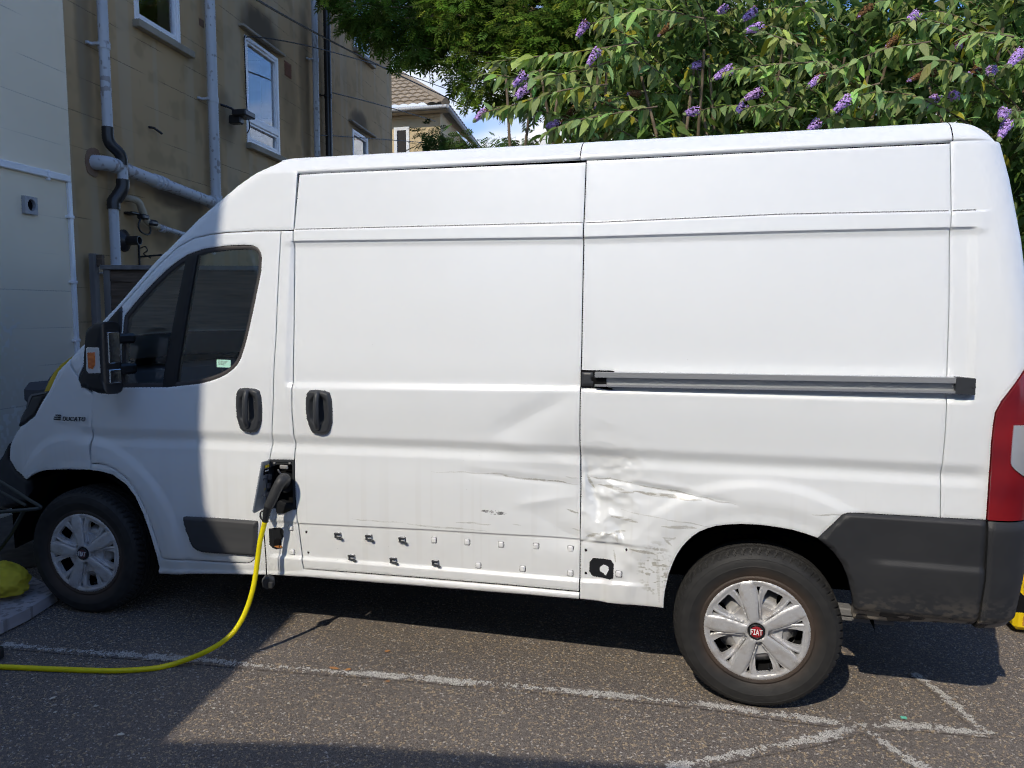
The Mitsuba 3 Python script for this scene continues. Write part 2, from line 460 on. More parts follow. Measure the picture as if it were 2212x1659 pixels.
scene['mat_bark'] = two(principled(lambda p, n, uv: mix((0.10, 0.07, 0.045), (0.24, 0.18, 0.12), noise(p.x * 30, p.y * 30, p.z * 12)), 0.85))
scene['mat_floret'] = two(principled(VC, 0.7))
scene['mat_floret'] = {'type': 'twosided', 'bsdf': {'type': 'diffuse', 'reflectance': VC}}

# ------------------------------------------------------------------ the setting: ground, painted lines
g = np.array([(-14, -14), (-6, -14), (9, -14), (60, -14), (-14, 60), (-6, 60), (9, 60), (60, 60), (-14, -60), (60, -60), (-6, -60), (9, -60)], float)
xs = [-80, -6, 9, 160]
ys = [-60, 0, 60, 200]
gv = np.array([[x, y, ground_z(x)] for y in ys for x in xs], float)
gf = []
for j in range(3):
    for i in range(3):
        a = j * 4 + i
        gf += [[a, a + 1, a + 5], [a, a + 5, a + 4]]
add('ground', trimesh.Trimesh(gv, np.array(gf), process=False), 'mat_asphalt', kind='structure')


def stripe(px, w):
    P = on_ground(px)[:, :2]
    P = catmull(np.c_[P, P[:, :1] * 0], 6)[:, :2]
    t = np.gradient(P, axis=0)
    t /= np.linalg.norm(t, axis=1, keepdims=True)
    nrm = np.c_[-t[:, 1], t[:, 0]]
    rows = []
    for s, e in ((-1, 0), (0, 1), (1, 0)):
        q = P + nrm * w / 2 * s
        rows.append(np.c_[q, ground_z(q[:, 0]) + 0.004])
    n = len(P)
    v = np.vstack(rows)
    uv = np.zeros((3 * n, 2))
    uv[n:2 * n, 0] = 1
    f = []
    for r in range(2):
        for i in range(n - 1):
            a = r * n + i
            f += [[a, a + 1, a + n + 1], [a, a + n + 1, a + n]]
    k = number('parking_line')
    m = trimesh.Trimesh(v, np.array(f), process=False)
    scene[k] = mikit.ply(m, 'mat_line', smooth=True, uv=uv)
    if scene[k] and m.face_normals[0, 2] < 0:
        m.invert()
        scene[k] = mikit.ply(m, 'mat_line', smooth=True, uv=uv)
    labels[k] = {'kind': 'structure'}


stripe([(5, 1393), (100, 1401), (200, 1410), (400, 1424), (540, 1437), (700, 1450), (850, 1461), (1200, 1491), (1520, 1523), (1640, 1541), (1860, 1568), (1960, 1568), (2135, 1585)], 0.085)
stripe([(1975, 1455), (2030, 1495), (2085, 1545), (2138, 1588)], 0.075)
stripe([(1440, 1662), (1600, 1628), (1740, 1602), (1850, 1574)], 0.085)
stripe([(1868, 1574), (1920, 1612), (1960, 1642), (2010, 1668)], 0.075)

# concrete slab and soil strip under the wall, left of the van's nose
sl = on_ground([(-60, 1290), (60, 1262), (125, 1302), (60, 1345), (-60, 1405)])
poly = Polygon(sl[:, :2])
m = extrude(poly.buffer(-0.01).buffer(0.01), 0.06)
m.apply_translation((0, 0, 0.06))
add('concrete_slab', m, 'mat_slab', kind='structure')
m = extrude(Polygon([(-2.6, 0.35), (-0.95, 0.35), (-0.6, 0.9), (-0.6, 2.2), (-2.4, 2.4)]), 0.012)
m.apply_translation((0, 0, 0.062))
add('soil_strip', m, 'mat_soil', kind='structure')


# ------------------------------------------------------------------ the van: shape of its flank, y = inward depth at (x, z)
from scipy.interpolate import PchipInterpolator
_TA = PchipInterpolator([0.0, .30, .45, .70, 1.10, 1.34, 1.55, 2.0, 2.326], [.05, .03, .006, 0, 0, .004, .024, .082, .126])
_TB = PchipInterpolator([2.326, 2.345, 2.36, 2.39, 2.41, 2.425], [.126, .138, .150, .180, .225, .33])


def _T(z):
    z = np.asarray(z, float)
    return np.where(z < 2.326, _TA(np.minimum(z, 2.326)), _TB(np.maximum(z, 2.326)))


WIDTH = 2.05
HUB_F, HUB_R = (0.035, 0.380), (3.447, 0.350)


def flank(x, z):
    x, z = np.asarray(x, float), np.asarray(z, float)
    n = .35 * (np.clip(.5 - x, 0, 3) / 1.4) ** 2.2
    return _T(np.clip(z, 0, 2.425)) + n


def S(px, extra=0.0):
    """(x, z) on the van's flank of points measured on the photograph."""
    px = np.atleast_2d(np.asarray(px, float))
    y = np.zeros(len(px))
    for _ in range(40):
        q = on_y(px, y)
        y = .5 * y + .5 * (np.clip(flank(np.clip(q[:, 0], -1.3, 5), q[:, 2]), 0, .6) + extra)
    return q[:, [0, 2]]


def sstep(a, b, v):
    t = np.clip((v - a) / (b - a), 0, 1)
    return t * t * (3 - 2 * t)


def lerp_line(pts):
    q = S(pts)
    return lambda x: np.interp(x, q[:, 0], q[:, 1])


Z_GT = lerp_line([(201, 923), (439, 930), (641, 940), (933, 950), (1248.6, 964.5), (1491.6, 976), (1821.6, 991), (2034, 1002.6)])
Z_GB = lerp_line([(201, 945), (439, 951), (641, 960), (933, 969), (1248.6, 984), (1491.6, 999), (1821.6, 1014), (2034, 1026)])
Z_BT = lerp_line([(632, 827), (1250, 836), (2045, 861)])
Z_BB = lerp_line([(632, 842), (1250, 850), (2045, 874)])
Z_C = lerp_line([(634, 522), (1258, 513.5), (1687, 501), (2052, 493)])
Z_B = lerp_line([(637, 497), (1261, 482), (1687, 464), (2047, 457)])
Z_SEAM = lerp_line([(600, 1127), (647, 1131), (933, 1145.5), (1161, 1159.5), (1248.6, 1167.6), (1360, 1178)])
Z_RIDGE = lerp_line([(560, 1200), (657, 1206.6), (933, 1228), (1252, 1255), (1337, 1259)])
X_REC = S([(620.5, 680), (2110, 680)])[:, 0]


def crease(x, z, a, b, w, depth, sharp=1.0):
    ax, az = a; bx, bz = b
    lx, lz = bx - ax, bz - az
    t = np.clip(((x - ax) * lx + (z - az) * lz) / (lx * lx + lz * lz), 0, 1)
    d = np.hypot(x - ax - t * lx, z - az - t * lz)
    return depth * np.exp(-(d / w) ** sharp) * np.sin(np.pi * np.clip(.12 + .76 * t, 0, 1))


def blob(x, z, c, rx, rz, depth, ang=0.0):
    ca, sa = math.cos(ang), math.sin(ang)
    u, v = ((x - c[0]) * ca + (z - c[1]) * sa) / rx, (-(x - c[0]) * sa + (z - c[1]) * ca) / rz
    return depth * np.exp(-(u * u + v * v))


D1 = S([(1262, 990), (1268, 1040), (1290, 1092), (1262, 1100), (1370, 1048), (1500, 1070), (1590, 1088), (1365, 1008), (1350, 990), (1266, 1034), (1285, 1160), (1315, 1155), (1345, 1165), (1258, 1170), (1330, 1130), (1300, 1020), (1286, 1060), (1340, 1100)])
D2 = S([(1240, 850), (1060, 945), (1010, 1020), (1250, 1052), (1150, 1110), (1235, 1075), (1252, 1168), (1165, 1158), (1200, 1000), (1120, 1090), (1245, 1010)])


def dents_quarter(x, z):
    d = blob(x, z, D1[16], .13, .17, .030) + blob(x, z, D1[4], .30, .09, .010, -.15)
    d += crease(x, z, D1[0], D1[1], .014, .020) + crease(x, z, D1[1], D1[2], .016, .026)
    d -= crease(x, z, D1[0], D1[3], .010, .012)
    d += crease(x, z, D1[9], D1[4], .012, .010) - crease(x, z, D1[4] + [0, .022], D1[5] + [0, .022], .014, .007)
    d += crease(x, z, D1[4], D1[6], .014, .010)
    d += crease(x, z, D1[8], D1[7], .012, .006) + crease(x, z, D1[7], D1[15], .02, .006)
    d -= crease(x, z, D1[10], D1[11], .010, .013) + crease(x, z, D1[11], D1[12], .012, .014)
    d += crease(x, z, D1[13], D1[10], .012, .012) + crease(x, z, D1[12], D1[14], .012, .010)
    d += crease(x, z, D1[12], D1[17], .03, .012)
    amp = blob(x, z, D1[16] + [.05, -.04], .20, .22, 1.0)
    q = np.stack([x * 9, z * 12, x * 0 + 4.2], -1)
    d += amp * .014 * (np.abs(meshkit.fbm(q, 3, seed=5) - .5) * 4 - .8)
    d += .006 * blob(x, z, (2.93, .62), .14, .12, 1.0) * (meshkit.noise(np.stack([x * 26, z * 20, x * 0], -1), 3) - .5) * 2
    return d


def dents_slide(x, z):
    d = blob(x, z, D2[5], .24, .15, .022) + blob(x, z, D2[8], .20, .12, .008)
    d += crease(x, z, D2[0], D2[1], .055, .012, 1.6)
    d -= crease(x, z, D2[1], D2[10], .05, .007, 1.6)
    d += crease(x, z, D2[2], D2[3], .014, .006) - crease(x, z, D2[2] + [0, .03], D2[3] + [0, .03], .02, .003)
    d -= crease(x, z, D2[9], D2[5], .03, .009, 1.4)
    d += crease(x, z, D2[4], D2[6], .05, .008, 1.4)
    d += .010 * blob(x, z, D2[6], .22, .05, 1.0)
    return d


def outline_ring():
    front = [(0, 1100), (0, 985), (34, 923), (97, 844), (117, 800), (145, 771), (177, 737), (211, 694), (260, 641), (325, 564), (354, 536), (390, 500.5), (426, 465), (468, 429), (507, 396.5), (552.5, 367), (595, 349), (643, 339.6)]
    a = S(front)
    a[0, 1] = .2
    return a


OUT_F = outline_ring()
# the rear corner's outline, from the roof down
OUT_R = np.array([(4.184, 2.43), (4.262, 2.40), (4.295, 2.32), (4.328, 2.186), (4.372, 1.947), (4.412, 1.60), (4.432, 1.30), (4.430, 1.0), (4.420, .2)])
OUTLINE_F, OUTLINE_R = LineString(OUT_F), LineString(OUT_R)


def roll(d, r):
    d = np.clip(d, 0, r)
    return r - np.sqrt(np.maximum(r * r - (r - d) ** 2, 0))


def body(x, z, recess=True, dent=None, groove=True):
    """The flank with its pressed features."""
    x, z = np.asarray(x, float), np.asarray(z, float)
    y = flank(x, z)
    P = shapely.points(x, z)
    y = y + .8 * roll(shapely.distance(P, OUTLINE_F), .06) * sstep(1.6, 1.2, x)
    y = y + roll(shapely.distance(P, OUTLINE_R), .13) * sstep(4.0, 4.2, x)
    # the long groove
    if groove:
        gt, gb = Z_GT(x), Z_GB(x)
        m = sstep(-.02, .10, x) * sstep(4.30, 4.18, x)
        y = y + m * (.0145 * sstep(gt + .008, gb - .004, z) - .009 * sstep(gb - .004, gb - .052, z) - .0055 * sstep(gb - .050, gb - .18, z))
    # wheel arch flares
    for (hx, hz) in (HUB_F, HUB_R):
        r = np.hypot((x - hx) * .98, z - hz)
        y = y - .011 * sstep(.655, .60, r) + .007 * sstep(.56, .49, r)
    # step under the upper body seam, lip and recessed window panel
    mb = sstep(1.20, 1.30, x) * sstep(4.24, 4.20, x)
    y = y - mb * .007 * sstep(Z_B(x) + .003, Z_B(x) - .004, z) * sstep(Z_C(x) - .03, Z_C(x), z)
    if recess:
        c, b0, b1 = Z_C(x), Z_BB(x), Z_BT(x)
        m = sstep(X_REC[0], X_REC[0] + .016, x) * sstep(X_REC[1], X_REC[1] - .03, x) * sstep(c + .004, c - .005, z) * sstep(b0 + .002, b1 + .01, z)
        y = y + .0105 * m
        y = y - .004 * sstep(X_REC[0] - .02, X_REC[0], x) * sstep(b1 + .03, b0, z) * sstep(Z_GT(x), b0 - .06, z) * sstep(4.26, 4.18, x)
    # lower flank that carried the cladding: set back under its seam, with a ledge along the bottom
    lo = sstep(1.16, 1.20, x) * sstep(3.02, 2.90, x)
    y = y + lo * (.007 * sstep(Z_SEAM(x) + .003, Z_SEAM(x) - .004, z) - .012 * sstep(Z_RIDGE(x) + .010, Z_RIDGE(x) - .004, z))
    if dent is not None:
        y = y + dent(x, z)
    return y


def sheet(poly, yfun, hx=.014, hz=.007, fold=.014, edge=.0025, lines=()):
    """A pressed panel: the polygon (x, z) laid on y = yfun(x, z), facing -y, with its rim folded inwards."""
    if hasattr(poly, 'geoms'):
        return trimesh.util.concatenate([sheet(q, yfun, hx, hz, fold, edge, lines) for q in poly.geoms if q.area > 2e-5])
    k = hx / hz
    P = shapely.affinity.scale(poly, 1, k, origin=(0, 0))
    P = shapely.segmentize(P, hx)
    P = shapely.geometry.polygon.orient(P)
    rings = [np.array(P.exterior.coords)[:-1]] + [np.array(r.coords)[:-1] for r in P.interiors]
    x0, z0, x1, z1 = P.bounds
    X, Z = np.meshgrid(np.arange(x0, x1, hx), np.arange(z0, z1, hx))
    X[1::2] += hx * .3
    pts = np.c_[X.ravel(), Z.ravel()]
    if lines:                                              # rows of points that follow a sharp pressed line
        xr_ = np.arange(x0, x1, hx)
        near = np.zeros(len(pts), bool)
        rows = []
        for ln in lines:
            near |= np.abs(pts[:, 1] - ln(pts[:, 0]) * k) < .0075 * k
            rows += [np.c_[xr_, (ln(xr_) + o) * k] for o in (-.009, -.0055, -.0028, 0, .0028, .0055, .009)]
        pts = np.vstack([pts[~near]] + rows)
    inn = shapely.contains_xy(P.buffer(-hx * .45), pts[:, 0], pts[:, 1])
    B = np.vstack(rings)
    V = np.vstack([B, pts[inn]])
    tri = Delaunay(V).simplices
    c = V[tri].mean(1)
    tri = tri[shapely.contains_xy(P, c[:, 0], c[:, 1])]
    a = V[tri]
    area = np.cross(a[:, 1] - a[:, 0], a[:, 2] - a[:, 0])
    tri = tri[np.abs(area) > 1e-9]; area = area[np.abs(area) > 1e-9]
    tri[area < 0] = tri[area < 0][:, ::-1]
    x, z = V[:, 0], V[:, 1] / k
    y = np.asarray(yfun(x, z), float) + np.zeros(len(x))
    nb = len(B)
    y[:nb] += edge
    v = [np.c_[x, y, z]]
    f = [tri]
    at, n = 0, len(V)
    for r in rings:
        m = len(r)
        rim = v[0][at:at + m].copy()
        back = rim.copy()
        back[:, 1] += fold
        v += [rim, back]
        i = np.arange(m); j = (i + 1) % m
        f += [np.stack([n + i, n + m + j, n + j], 1), np.stack([n + i, n + m + i, n + m + j], 1)]
        n += 2 * m
        at += m
    return trimesh.Trimesh(np.vstack(v), np.vstack(f), process=False)


def gap(poly, w=.0032):
    p = poly.buffer(-w)
    return max(p.geoms, key=lambda q: q.area) if hasattr(p, 'geoms') else p


def SP(px, r=0.0, extra=0.0):
    p = Polygon(S(px, extra)).buffer(0)
    if hasattr(p, 'geoms'):
        p = max(p.geoms, key=lambda q: q.area)
    if r:
        p = p.buffer(-r, join_style=1).buffer(2 * r, join_style=1).buffer(-r, join_style=1)
    return p


def over(px, off, r=0.006, hx=.010, hz=.010, fold=.03, edge=.004, bev=0.0, **k):
    """A trim piece lying off metres proud of the flank."""
    poly = SP(px, r) if not isinstance(px, Polygon) else px

    def yf(x, z):
        y = body(x, z, False, None, False) - off
        if bev:
            y = y + roll(shapely.distance(shapely.points(x, z), poly.boundary), bev) * k.get('bk', 1.0)
        return y
    return sheet(poly, yf, hx, hz, fold, edge)


VAN = thing('white_van', 'long white high-roof delivery van with a dented flank, plugged in to a yellow charging cable', 'van')

door_edge = [(607, 498), (603, 563), (596, 725), (590, 860), (586.6, 950), (582, 988), (578, 1020), (571, 1085), (564, 1122), (558, 1165), (554, 1195), (549, 1208), (541, 1215), (533, 1217)]
door_top = [(207, 722), (234, 691.5), (292.5, 625.5), (344.5, 568.6), (383, 533.5), (419, 514), (455, 506), (487.5, 502), (552, 498.5), (607, 498)]
arch_door = [(197, 1002), (212, 1002), (227.5, 1004), (253.5, 1015), (279.5, 1037.6), (302, 1073), (322, 1119), (338, 1164), (351, 1206)]
door_front = [(197, 1002), (194, 973), (196.6, 940), (201.5, 853), (201.5, 800), (203, 750)]
slide_front = [(634, 498), (632, 693), (630.5, 823), (630.5, 888), (635, 959), (634, 998), (637.5, 1086), (642, 1132), (650.5, 1200), (657, 1229)]
slide_rear = [(1266.5, 349), (1264, 420), (1261.6, 481), (1260, 539), (1256, 750), (1254, 850), (1252.5, 940), (1252.8, 1135), (1252.5, 1278)]
arch_rear = [(1434, 1303), (1436.6, 1278), (1445, 1240), (1453, 1219), (1461, 1201), (1471, 1185), (1483, 1171), (1496, 1159), (1511, 1149), (1528, 1142), (1546.6, 1136.7), (1573, 1133.5), (1601.6, 1132.6), (1629, 1133.5), (1656.6, 1136), (1684, 1140), (1711.6, 1145), (1739, 1153), (1766.6, 1162.6)]
arch_front = [(60, 1036), (75, 1024.6), (88, 1019.5), (104, 1016), (125, 1015), (146, 1014.5), (195, 1015.5), (220, 1019), (244, 1026), (273, 1047), (292.5, 1073), (309, 1109), (325, 1154.6), (338, 1198), (344.5, 1226)]

# front wing
fender = SP([(97, 845), (104, 828), (117, 800), (130, 786), (145, 771), (152, 790), (169, 816), (180, 835), (201.5, 853), (196.6, 940), (194, 973), (197, 1002), (196.5, 1015.5)] + arch_front[5::-1] + [(48, 1027), (36, 1018), (20, 992), (21, 959), (32, 923), (52, 916), (75, 898), (90, 864)])
add('front_wing', sheet(gap(fender), lambda x, z: body(x, z, False)), 'mat_paint', VAN, smooth=True)
# windscreen pillar with the roof's front cap
pillar = SP([(145, 771), (177, 737), (211, 694), (260, 641), (325, 564), (354, 536), (390, 500.5), (426, 465), (468, 429), (507, 396.5), (552.5, 367), (595, 349), (630, 341), (647, 344), (645, 357), (642, 379), (637, 450), (634, 497)] + door_top[::-1] + [(195, 745), (180, 790), (169, 814)])
pillar = Polygon(pillar.union(SP([(552.5, 367), (595, 349), (640, 340), (655, 340), (645, 375)])).buffer(.004).buffer(-.004).exterior)
add('windscreen_pillar', sheet(gap(pillar, .0025), lambda x, z: body(x, z, False)), 'mat_paint', VAN, smooth=True)

# front door with its window opening
door_poly = SP(door_front[::-1] + [(204, 735)] + door_top[1:] + door_edge[1:] + [(455, 1213), (358, 1207)] + arch_door[::-1])
win_px = [(257, 837), (259, 790), (262, 730), (266.5, 683), (295, 648), (325, 615), (357.5, 583), (380, 565), (403, 550), (439, 537), (487.5, 530), (525, 528.5), (545, 529.5), (557, 535), (563, 545), (565.5, 556), (564, 585), (559, 611), (549, 660), (541, 697), (533, 732), (527, 753), (520, 774), (513, 787), (504, 797), (490, 808), (474.5, 816), (455, 823), (432, 829), (397, 833), (357.5, 837)]
win_poly = SP(win_px, .012)
add('front_door', sheet(gap(door_poly).difference(win_poly), lambda x, z: body(x, z, False), .012, .008), 'mat_paint', VAN, smooth=True)
DOOR = VAN + '__front_door'
rim = win_poly.buffer(.003).difference(win_poly.buffer(-.021))
add('window_rim', sheet(rim, lambda x, z: flank(x, z) + .006, .008, .008, .03, .004), 'mat_window_rim', DOOR, smooth=True)
bar = SP([(401, 553), (425, 546), (378, 836), (348, 839)])
add('window_bar', sheet(bar, lambda x, z: flank(x, z) + .004, .012, .012, .03, .003), 'mat_black_plastic', DOOR, smooth=True)
inner = win_poly.buffer(-.016)
split = LineString(S([(414, 520), (362, 860)]))
for part in sorted(shapely.ops.split(inner, split).geoms, key=lambda q: q.centroid.x):
    add('quarter_glass' if part.centroid.x < .55 else 'window_glass', sheet(part, lambda x, z: flank(x, z) + .014, .03, .03, .0001, 0), 'mat_cab_glass', DOOR, smooth=True)
add('sticker', over(SP([(464.6, 777), (495, 778), (494.5, 794.5), (464.8, 793.5)], .002), -.0125, fold=.0005, edge=0), 'mat_sticker', DOOR, smooth=True)
for k in range(4):
    q = SP([(468, 779.6 + k * 2.3), (490 - 3 * k, 780.4 + k * 2.3), (490 - 3 * k, 781.2 + k * 2.3), (468, 780.4 + k * 2.3)])
    add('sticker_line', over(q, -.0118, r=0, fold=.0003, edge=0), 'mat_clip_grey', DOOR)

# the sill and B pillar
sill_poly = SP(arch_door + [(455, 1213.5), (520, 1217)] + door_edge[::-1] + [(634, 498)] + slide_front[1:] + [(800, 1240.4), (933, 1251), (1100, 1265), (1252.5, 1279), (1252.5, 1293.5), (1100, 1281), (933, 1268), (760, 1254), (608, 1242), (470, 1240), (344, 1240)] + arch_front[:5:-1])
port_px = [(578, 993), (635, 994), (637.8, 1101), (571, 1096)]
port_poly = SP(port_px)


def sill_y(x, z):
    y = body(x, z, True)
    b = np.interp(x, S([(344, 1229), (553, 1236), (657, 1236), (933, 1256), (1252, 1283)])[:, 0], S([(344, 1229), (553, 1236), (657, 1236), (933, 1256), (1252, 1283)])[:, 1])
    return y - .006 * sstep(b + .006, b - .004, z) + .02 * sstep(b - .014, b - .05, z)


add('side_frame', sheet(gap(sill_poly, .0022).difference(port_poly.buffer(.001)), sill_y, .012, .007), 'mat_paint', VAN, smooth=True)
# sliding door
slide_poly = SP([(645, 376), (700, 372.5), (800, 368), (946, 362), (1100, 355.5)] + slide_rear + [(1100, 1264), (933, 1250), (800, 1239.4)] + slide_front[::-1] + [(640, 430)])
add('sliding_door', sheet(gap(slide_poly, .0038), lambda x, z: body(x, z, True, dents_slide), .011, .0065, lines=(Z_C, Z_B, Z_SEAM)), 'mat_paint', VAN, smooth=True)
SLIDE = VAN + '__sliding_door'
# rear quarter and rear corner
seam_px = [(2053, 300), (2053, 316), (2055, 452), (2053, 492), (2052, 664), (2046, 840), (2041.5, 940), (2034, 1027.6), (2031.5, 1119)]
xr = OUT_R
quarter = SP([(1266.5, 349), (1267, 346), (1327, 344), (1687, 326), (2053, 309)] + seam_px[1:] + [(1831.5, 1107.6), (1819, 1111)] + arch_rear[::-1] + [(1434, 1313.5), (1252.5, 1293.5)] + slide_rear[::-1])
add('rear_quarter', sheet(gap(quarter, .0018), lambda x, z: body(x, z, True, dents_quarter), .009, .0065, lines=(Z_C, Z_B)), 'mat_paint', VAN, smooth=True)
seam = S(seam_px)
lamp_edge = S([(2131, 1124), (2137, 1040), (2142, 957), (2146, 920), (2150.6, 891), (2164, 867), (2182, 844), (2212, 807), (2226, 790)])
rear_pts = np.vstack([seam[1:], lamp_edge, OUT_R[5:2:-1] - [.004, 0], [[4.290, 2.320], [seam[0, 0], 2.320]]])
corner = Polygon(rear_pts).buffer(0)
add('rear_corner', sheet(gap(corner, .0018), lambda x, z: body(x, z, True), .010, .008, lines=(Z_C, Z_B)), 'mat_paint', VAN, smooth=True)

# roof: its rounded side rails and the crowned top, in three pressings
xroof = S([(655, 340), (1271, 306), (2047, 265)])[:, 0]


def roof_piece(x0, x1, zg):
    n = 12
    xs = np.linspace(x0, x1, 40)
    prof = [(_T(z), z) for z in (2.318, 2.335, 2.35, 2.36, 2.37, 2.38, 2.39, 2.398, 2.406, 2.413, 2.419, 2.425)]
    prof = [(a + (.004 if i == 0 else 0), b) for i, (a, b) in enumerate(prof)]
    top = [(.45, 2.434), (.7, 2.45), (1.025, 2.457)]
    half = prof + top
    full = half + [(WIDTH - a, b) for a, b in half[-2::-1]]
    full = np.array([(full[0][0] + .02, full[0][1])] + full)
    v = []
    for x in xs:
        e = np.clip((x - 4.10) / .194, 0, 1)
        f = np.clip((1.45 - x) / .9, 0, 1)
        zz = full[:, 1] - .125 * (1 - np.sqrt(1 - (.999 * e) ** 2)) * np.clip((full[:, 1] - 2.30) / .1, 0, 1)
        yy = full[:, 0] + np.where(full[:, 0] < 1.0, 1, -1) * float(roll(np.array(4.2935 - x), .13))
        v.append(np.c_[np.full(len(full), x), yy, zz])
    m = len(full)
    v = np.vstack(v)
    i, j = np.meshgrid(np.arange(len(xs) - 1), np.arange(m - 1), indexing='ij')
    q = np.stack([i * m + j, (i + 1) * m + j, (i + 1) * m + j + 1, i * m + j + 1], -1).reshape(-1, 4)
    return trimesh.Trimesh(v, np.vstack([q[:, [0, 1, 2]], q[:, [0, 2, 3]]]), process=False)


for a, b in ((xroof[0] + .002, xroof[1] - .0022), (xroof[1] + .0022, xroof[2] - .002), (xroof[2] + .002, 4.291)):
    add('roof_panel', roof_piece(a, b, 2.32), 'mat_paint', VAN, smooth=True)

# ---- the shell across the van: front cap, windscreen, bonnet, nose, rear doors, far side
def strip(pts, inset=.0, n=9, crown=0.0):
    """A sheet that spans the van from the near outline points (x, z) to their mirror image."""
    pts = np.asarray(pts, float)
    y0 = flank(np.clip(pts[:, 0], -1.2, 5), pts[:, 1]) + inset
    v = []
    for t in np.linspace(0, 1, n):
        y = y0 + (WIDTH - 2 * y0) * t
        b = crown * (1 - (2 * t - 1) ** 2)
        v.append(np.c_[pts[:, 0] - b * .8, y, pts[:, 1] + b * .5])
    m = len(pts)
    v = np.vstack(v)
    i, j = np.meshgrid(np.arange(n - 1), np.arange(m - 1), indexing='ij')
    q = np.stack([i * m + j, i * m + j + 1, (i + 1) * m + j + 1, (i + 1) * m + j], -1).reshape(-1, 4)
    return trimesh.Trimesh(v, np.vstack([q[:, [0, 1, 2]], q[:, [0, 2, 3]]]), process=False)


o = OUT_F
IN = .05
add('front_cap', strip(np.vstack([o[12:], [[1.30, 2.425]]]), IN, crown=.03), 'mat_paint', VAN, smooth=True)
add('windscreen', strip(o[6:13], IN, crown=.06), 'mat_cab_glass', VAN, smooth=True)
add('bonnet', strip(o[4:7], IN, crown=.05), 'mat_paint_plain', VAN, smooth=True)
add('front_grille', strip([(o[0, 0], .20), o[1], o[2], o[3], o[4]], IN, crown=.05), 'mat_black_plastic', VAN, smooth=True)
# yellow reflective strip along the bonnet edge, dark headlamp, black front bumper corner
q = SP([(97, 846), (85, 847), (94, 826), (105, 806), (121, 788), (146, 770), (131, 786), (117, 800), (104, 828)])
add('bonnet_strip', sheet(q, lambda x, z: flank(x, z) + .030, .01, .01, .02), 'mat_yellow_paint', VAN, smooth=True, label='yellow strip along the bonnet edge')
q = SP([(34, 925), (42, 900), (52, 880), (62, 858), (66, 851), (97, 847), (93, 862), (75, 898), (52, 917)], .006)
hl = add('headlamp', sheet(q, lambda x, z: flank(x, z) + .004 + roll(shapely.distance(shapely.points(x, z), q.boundary), .02), .012, .012, .08), 'mat_headlamp', VAN, smooth=True)
qq = SP([(62, 858), (66, 852), (97, 847.5), (95, 850), (68, 856), (58, 880), (55, 880)])
add('trim', sheet(qq, lambda x, z: flank(x, z) - .001, .012, .012, .01), 'mat_clip_grey', hl, smooth=True)
q = SP([(34, 924), (20, 950), (4, 982), (-25, 1035), (-20, 1110), (62, 1085), (60, 1037), (36, 1020), (19, 993), (20, 959)], .01)
add('front_bumper', sheet(q, lambda x, z: flank(x, z) + .002 + roll(shapely.distance(shapely.points(x, z), q.boundary), .03) - .006, .014, .014, .4), 'mat_cladding', VAN, smooth=True)

# the far side: same outline, with the other door's window
far = Polygon(np.vstack([OUT_F, [[1.3, 2.425], [4.22, 2.425]], OUT_R[1:], [[4.54, .45], [.45, .40], [.45, .8], [-.45, .8]]])).buffer(0)
for hub in (HUB_F, HUB_R):
    far = far.difference(Point(hub).buffer(.45))
m = sheet(far.difference(win_poly), lambda x, z: flank(x, z) + .0, .05, .05, .03)
m.vertices[:, 1] = WIDTH - m.vertices[:, 1]
m.invert()
add('far_side', m, 'mat_paint', VAN, smooth=True)
m = sheet(inner, lambda x, z: flank(x, z) + .012, .06, .06, .001)
m.vertices[:, 1] = WIDTH - m.vertices[:, 1]
m.invert()
add('window_glass', m, 'mat_cab_glass', VAN + '__far_side', smooth=True)
# rear doors, closing the back just inside the rear corner
bz = OUT_R[1:].copy(); bz[-1, 1] = .5
v = []
for t in (0, .12, .3, .49, .51, .7, .88, 1):
    ya = flank(bz[:, 0], bz[:, 1]) + .13
    v.append(np.c_[bz[:, 0] - .012, ya + (WIDTH - 2 * ya) * t, bz[:, 1]])
mm = len(bz)
i, j = np.meshgrid(np.arange(7), np.arange(mm - 1), indexing='ij')
qd = np.stack([i * mm + j, i * mm + j + 1, (i + 1) * mm + j + 1, (i + 1) * mm + j], -1).reshape(-1, 4)
mesh = trimesh.Trimesh(np.vstack(v), np.vstack([qd[:, [0, 2, 1]], qd[:, [0, 3, 2]]]), process=False)
add('rear_doors', mesh, 'mat_paint_plain', VAN, smooth=40)
add('underbody', [box(.50, 3.02, .10, 1.95, .40, .46), box(-.6, 4.35, .55, 1.5, .38, .5), box(3.86, 4.45, .12, 1.9, .50, .56), box(.7, 2.7, .35, 1.7, .27, .40, .03)], 'mat_dark', VAN)
add('rear_spring', [box(3.72, 4.05, .17, .24, .395, .43, .006), box(3.70, 4.00, .18, .23, .372, .392, .004)], 'mat_clip_grey', VAN)

# inside the cab
add('bulkhead', box(1.20, 1.23, .20, 1.85, .5, 2.15), 'mat_interior', VAN)
add('dashboard', [box(-.42, .25, .16, 1.89, .95, 1.32, .09), box(-.7, -.2, .35, 1.7, 1.1, 1.24, .04)], 'mat_interior', VAN)
for y in (.30, .72, 1.36):
    s = add('seat', trimesh.util.concatenate([box(.62, 1.08, y, y + .40, .92, 1.08, .05), box(.98, 1.14, y + .01, y + .39, 1.02, 1.58, .06), box(1.02, 1.12, y + .09, y + .31, 1.58, 1.80, .04)]), 'mat_seat', VAN)
a = np.linspace(0, 2 * np.pi, 41)
st = np.stack([.43 + .10 * np.cos(a), 1.52 + .19 * np.sin(a), 1.36 + .16 * np.cos(a)], 1)
add('steering_wheel', tube(st, .015, 8, False), 'mat_interior', VAN, smooth=True)
liner = win_poly.buffer(.30, join_style=1).difference(win_poly.buffer(.012))
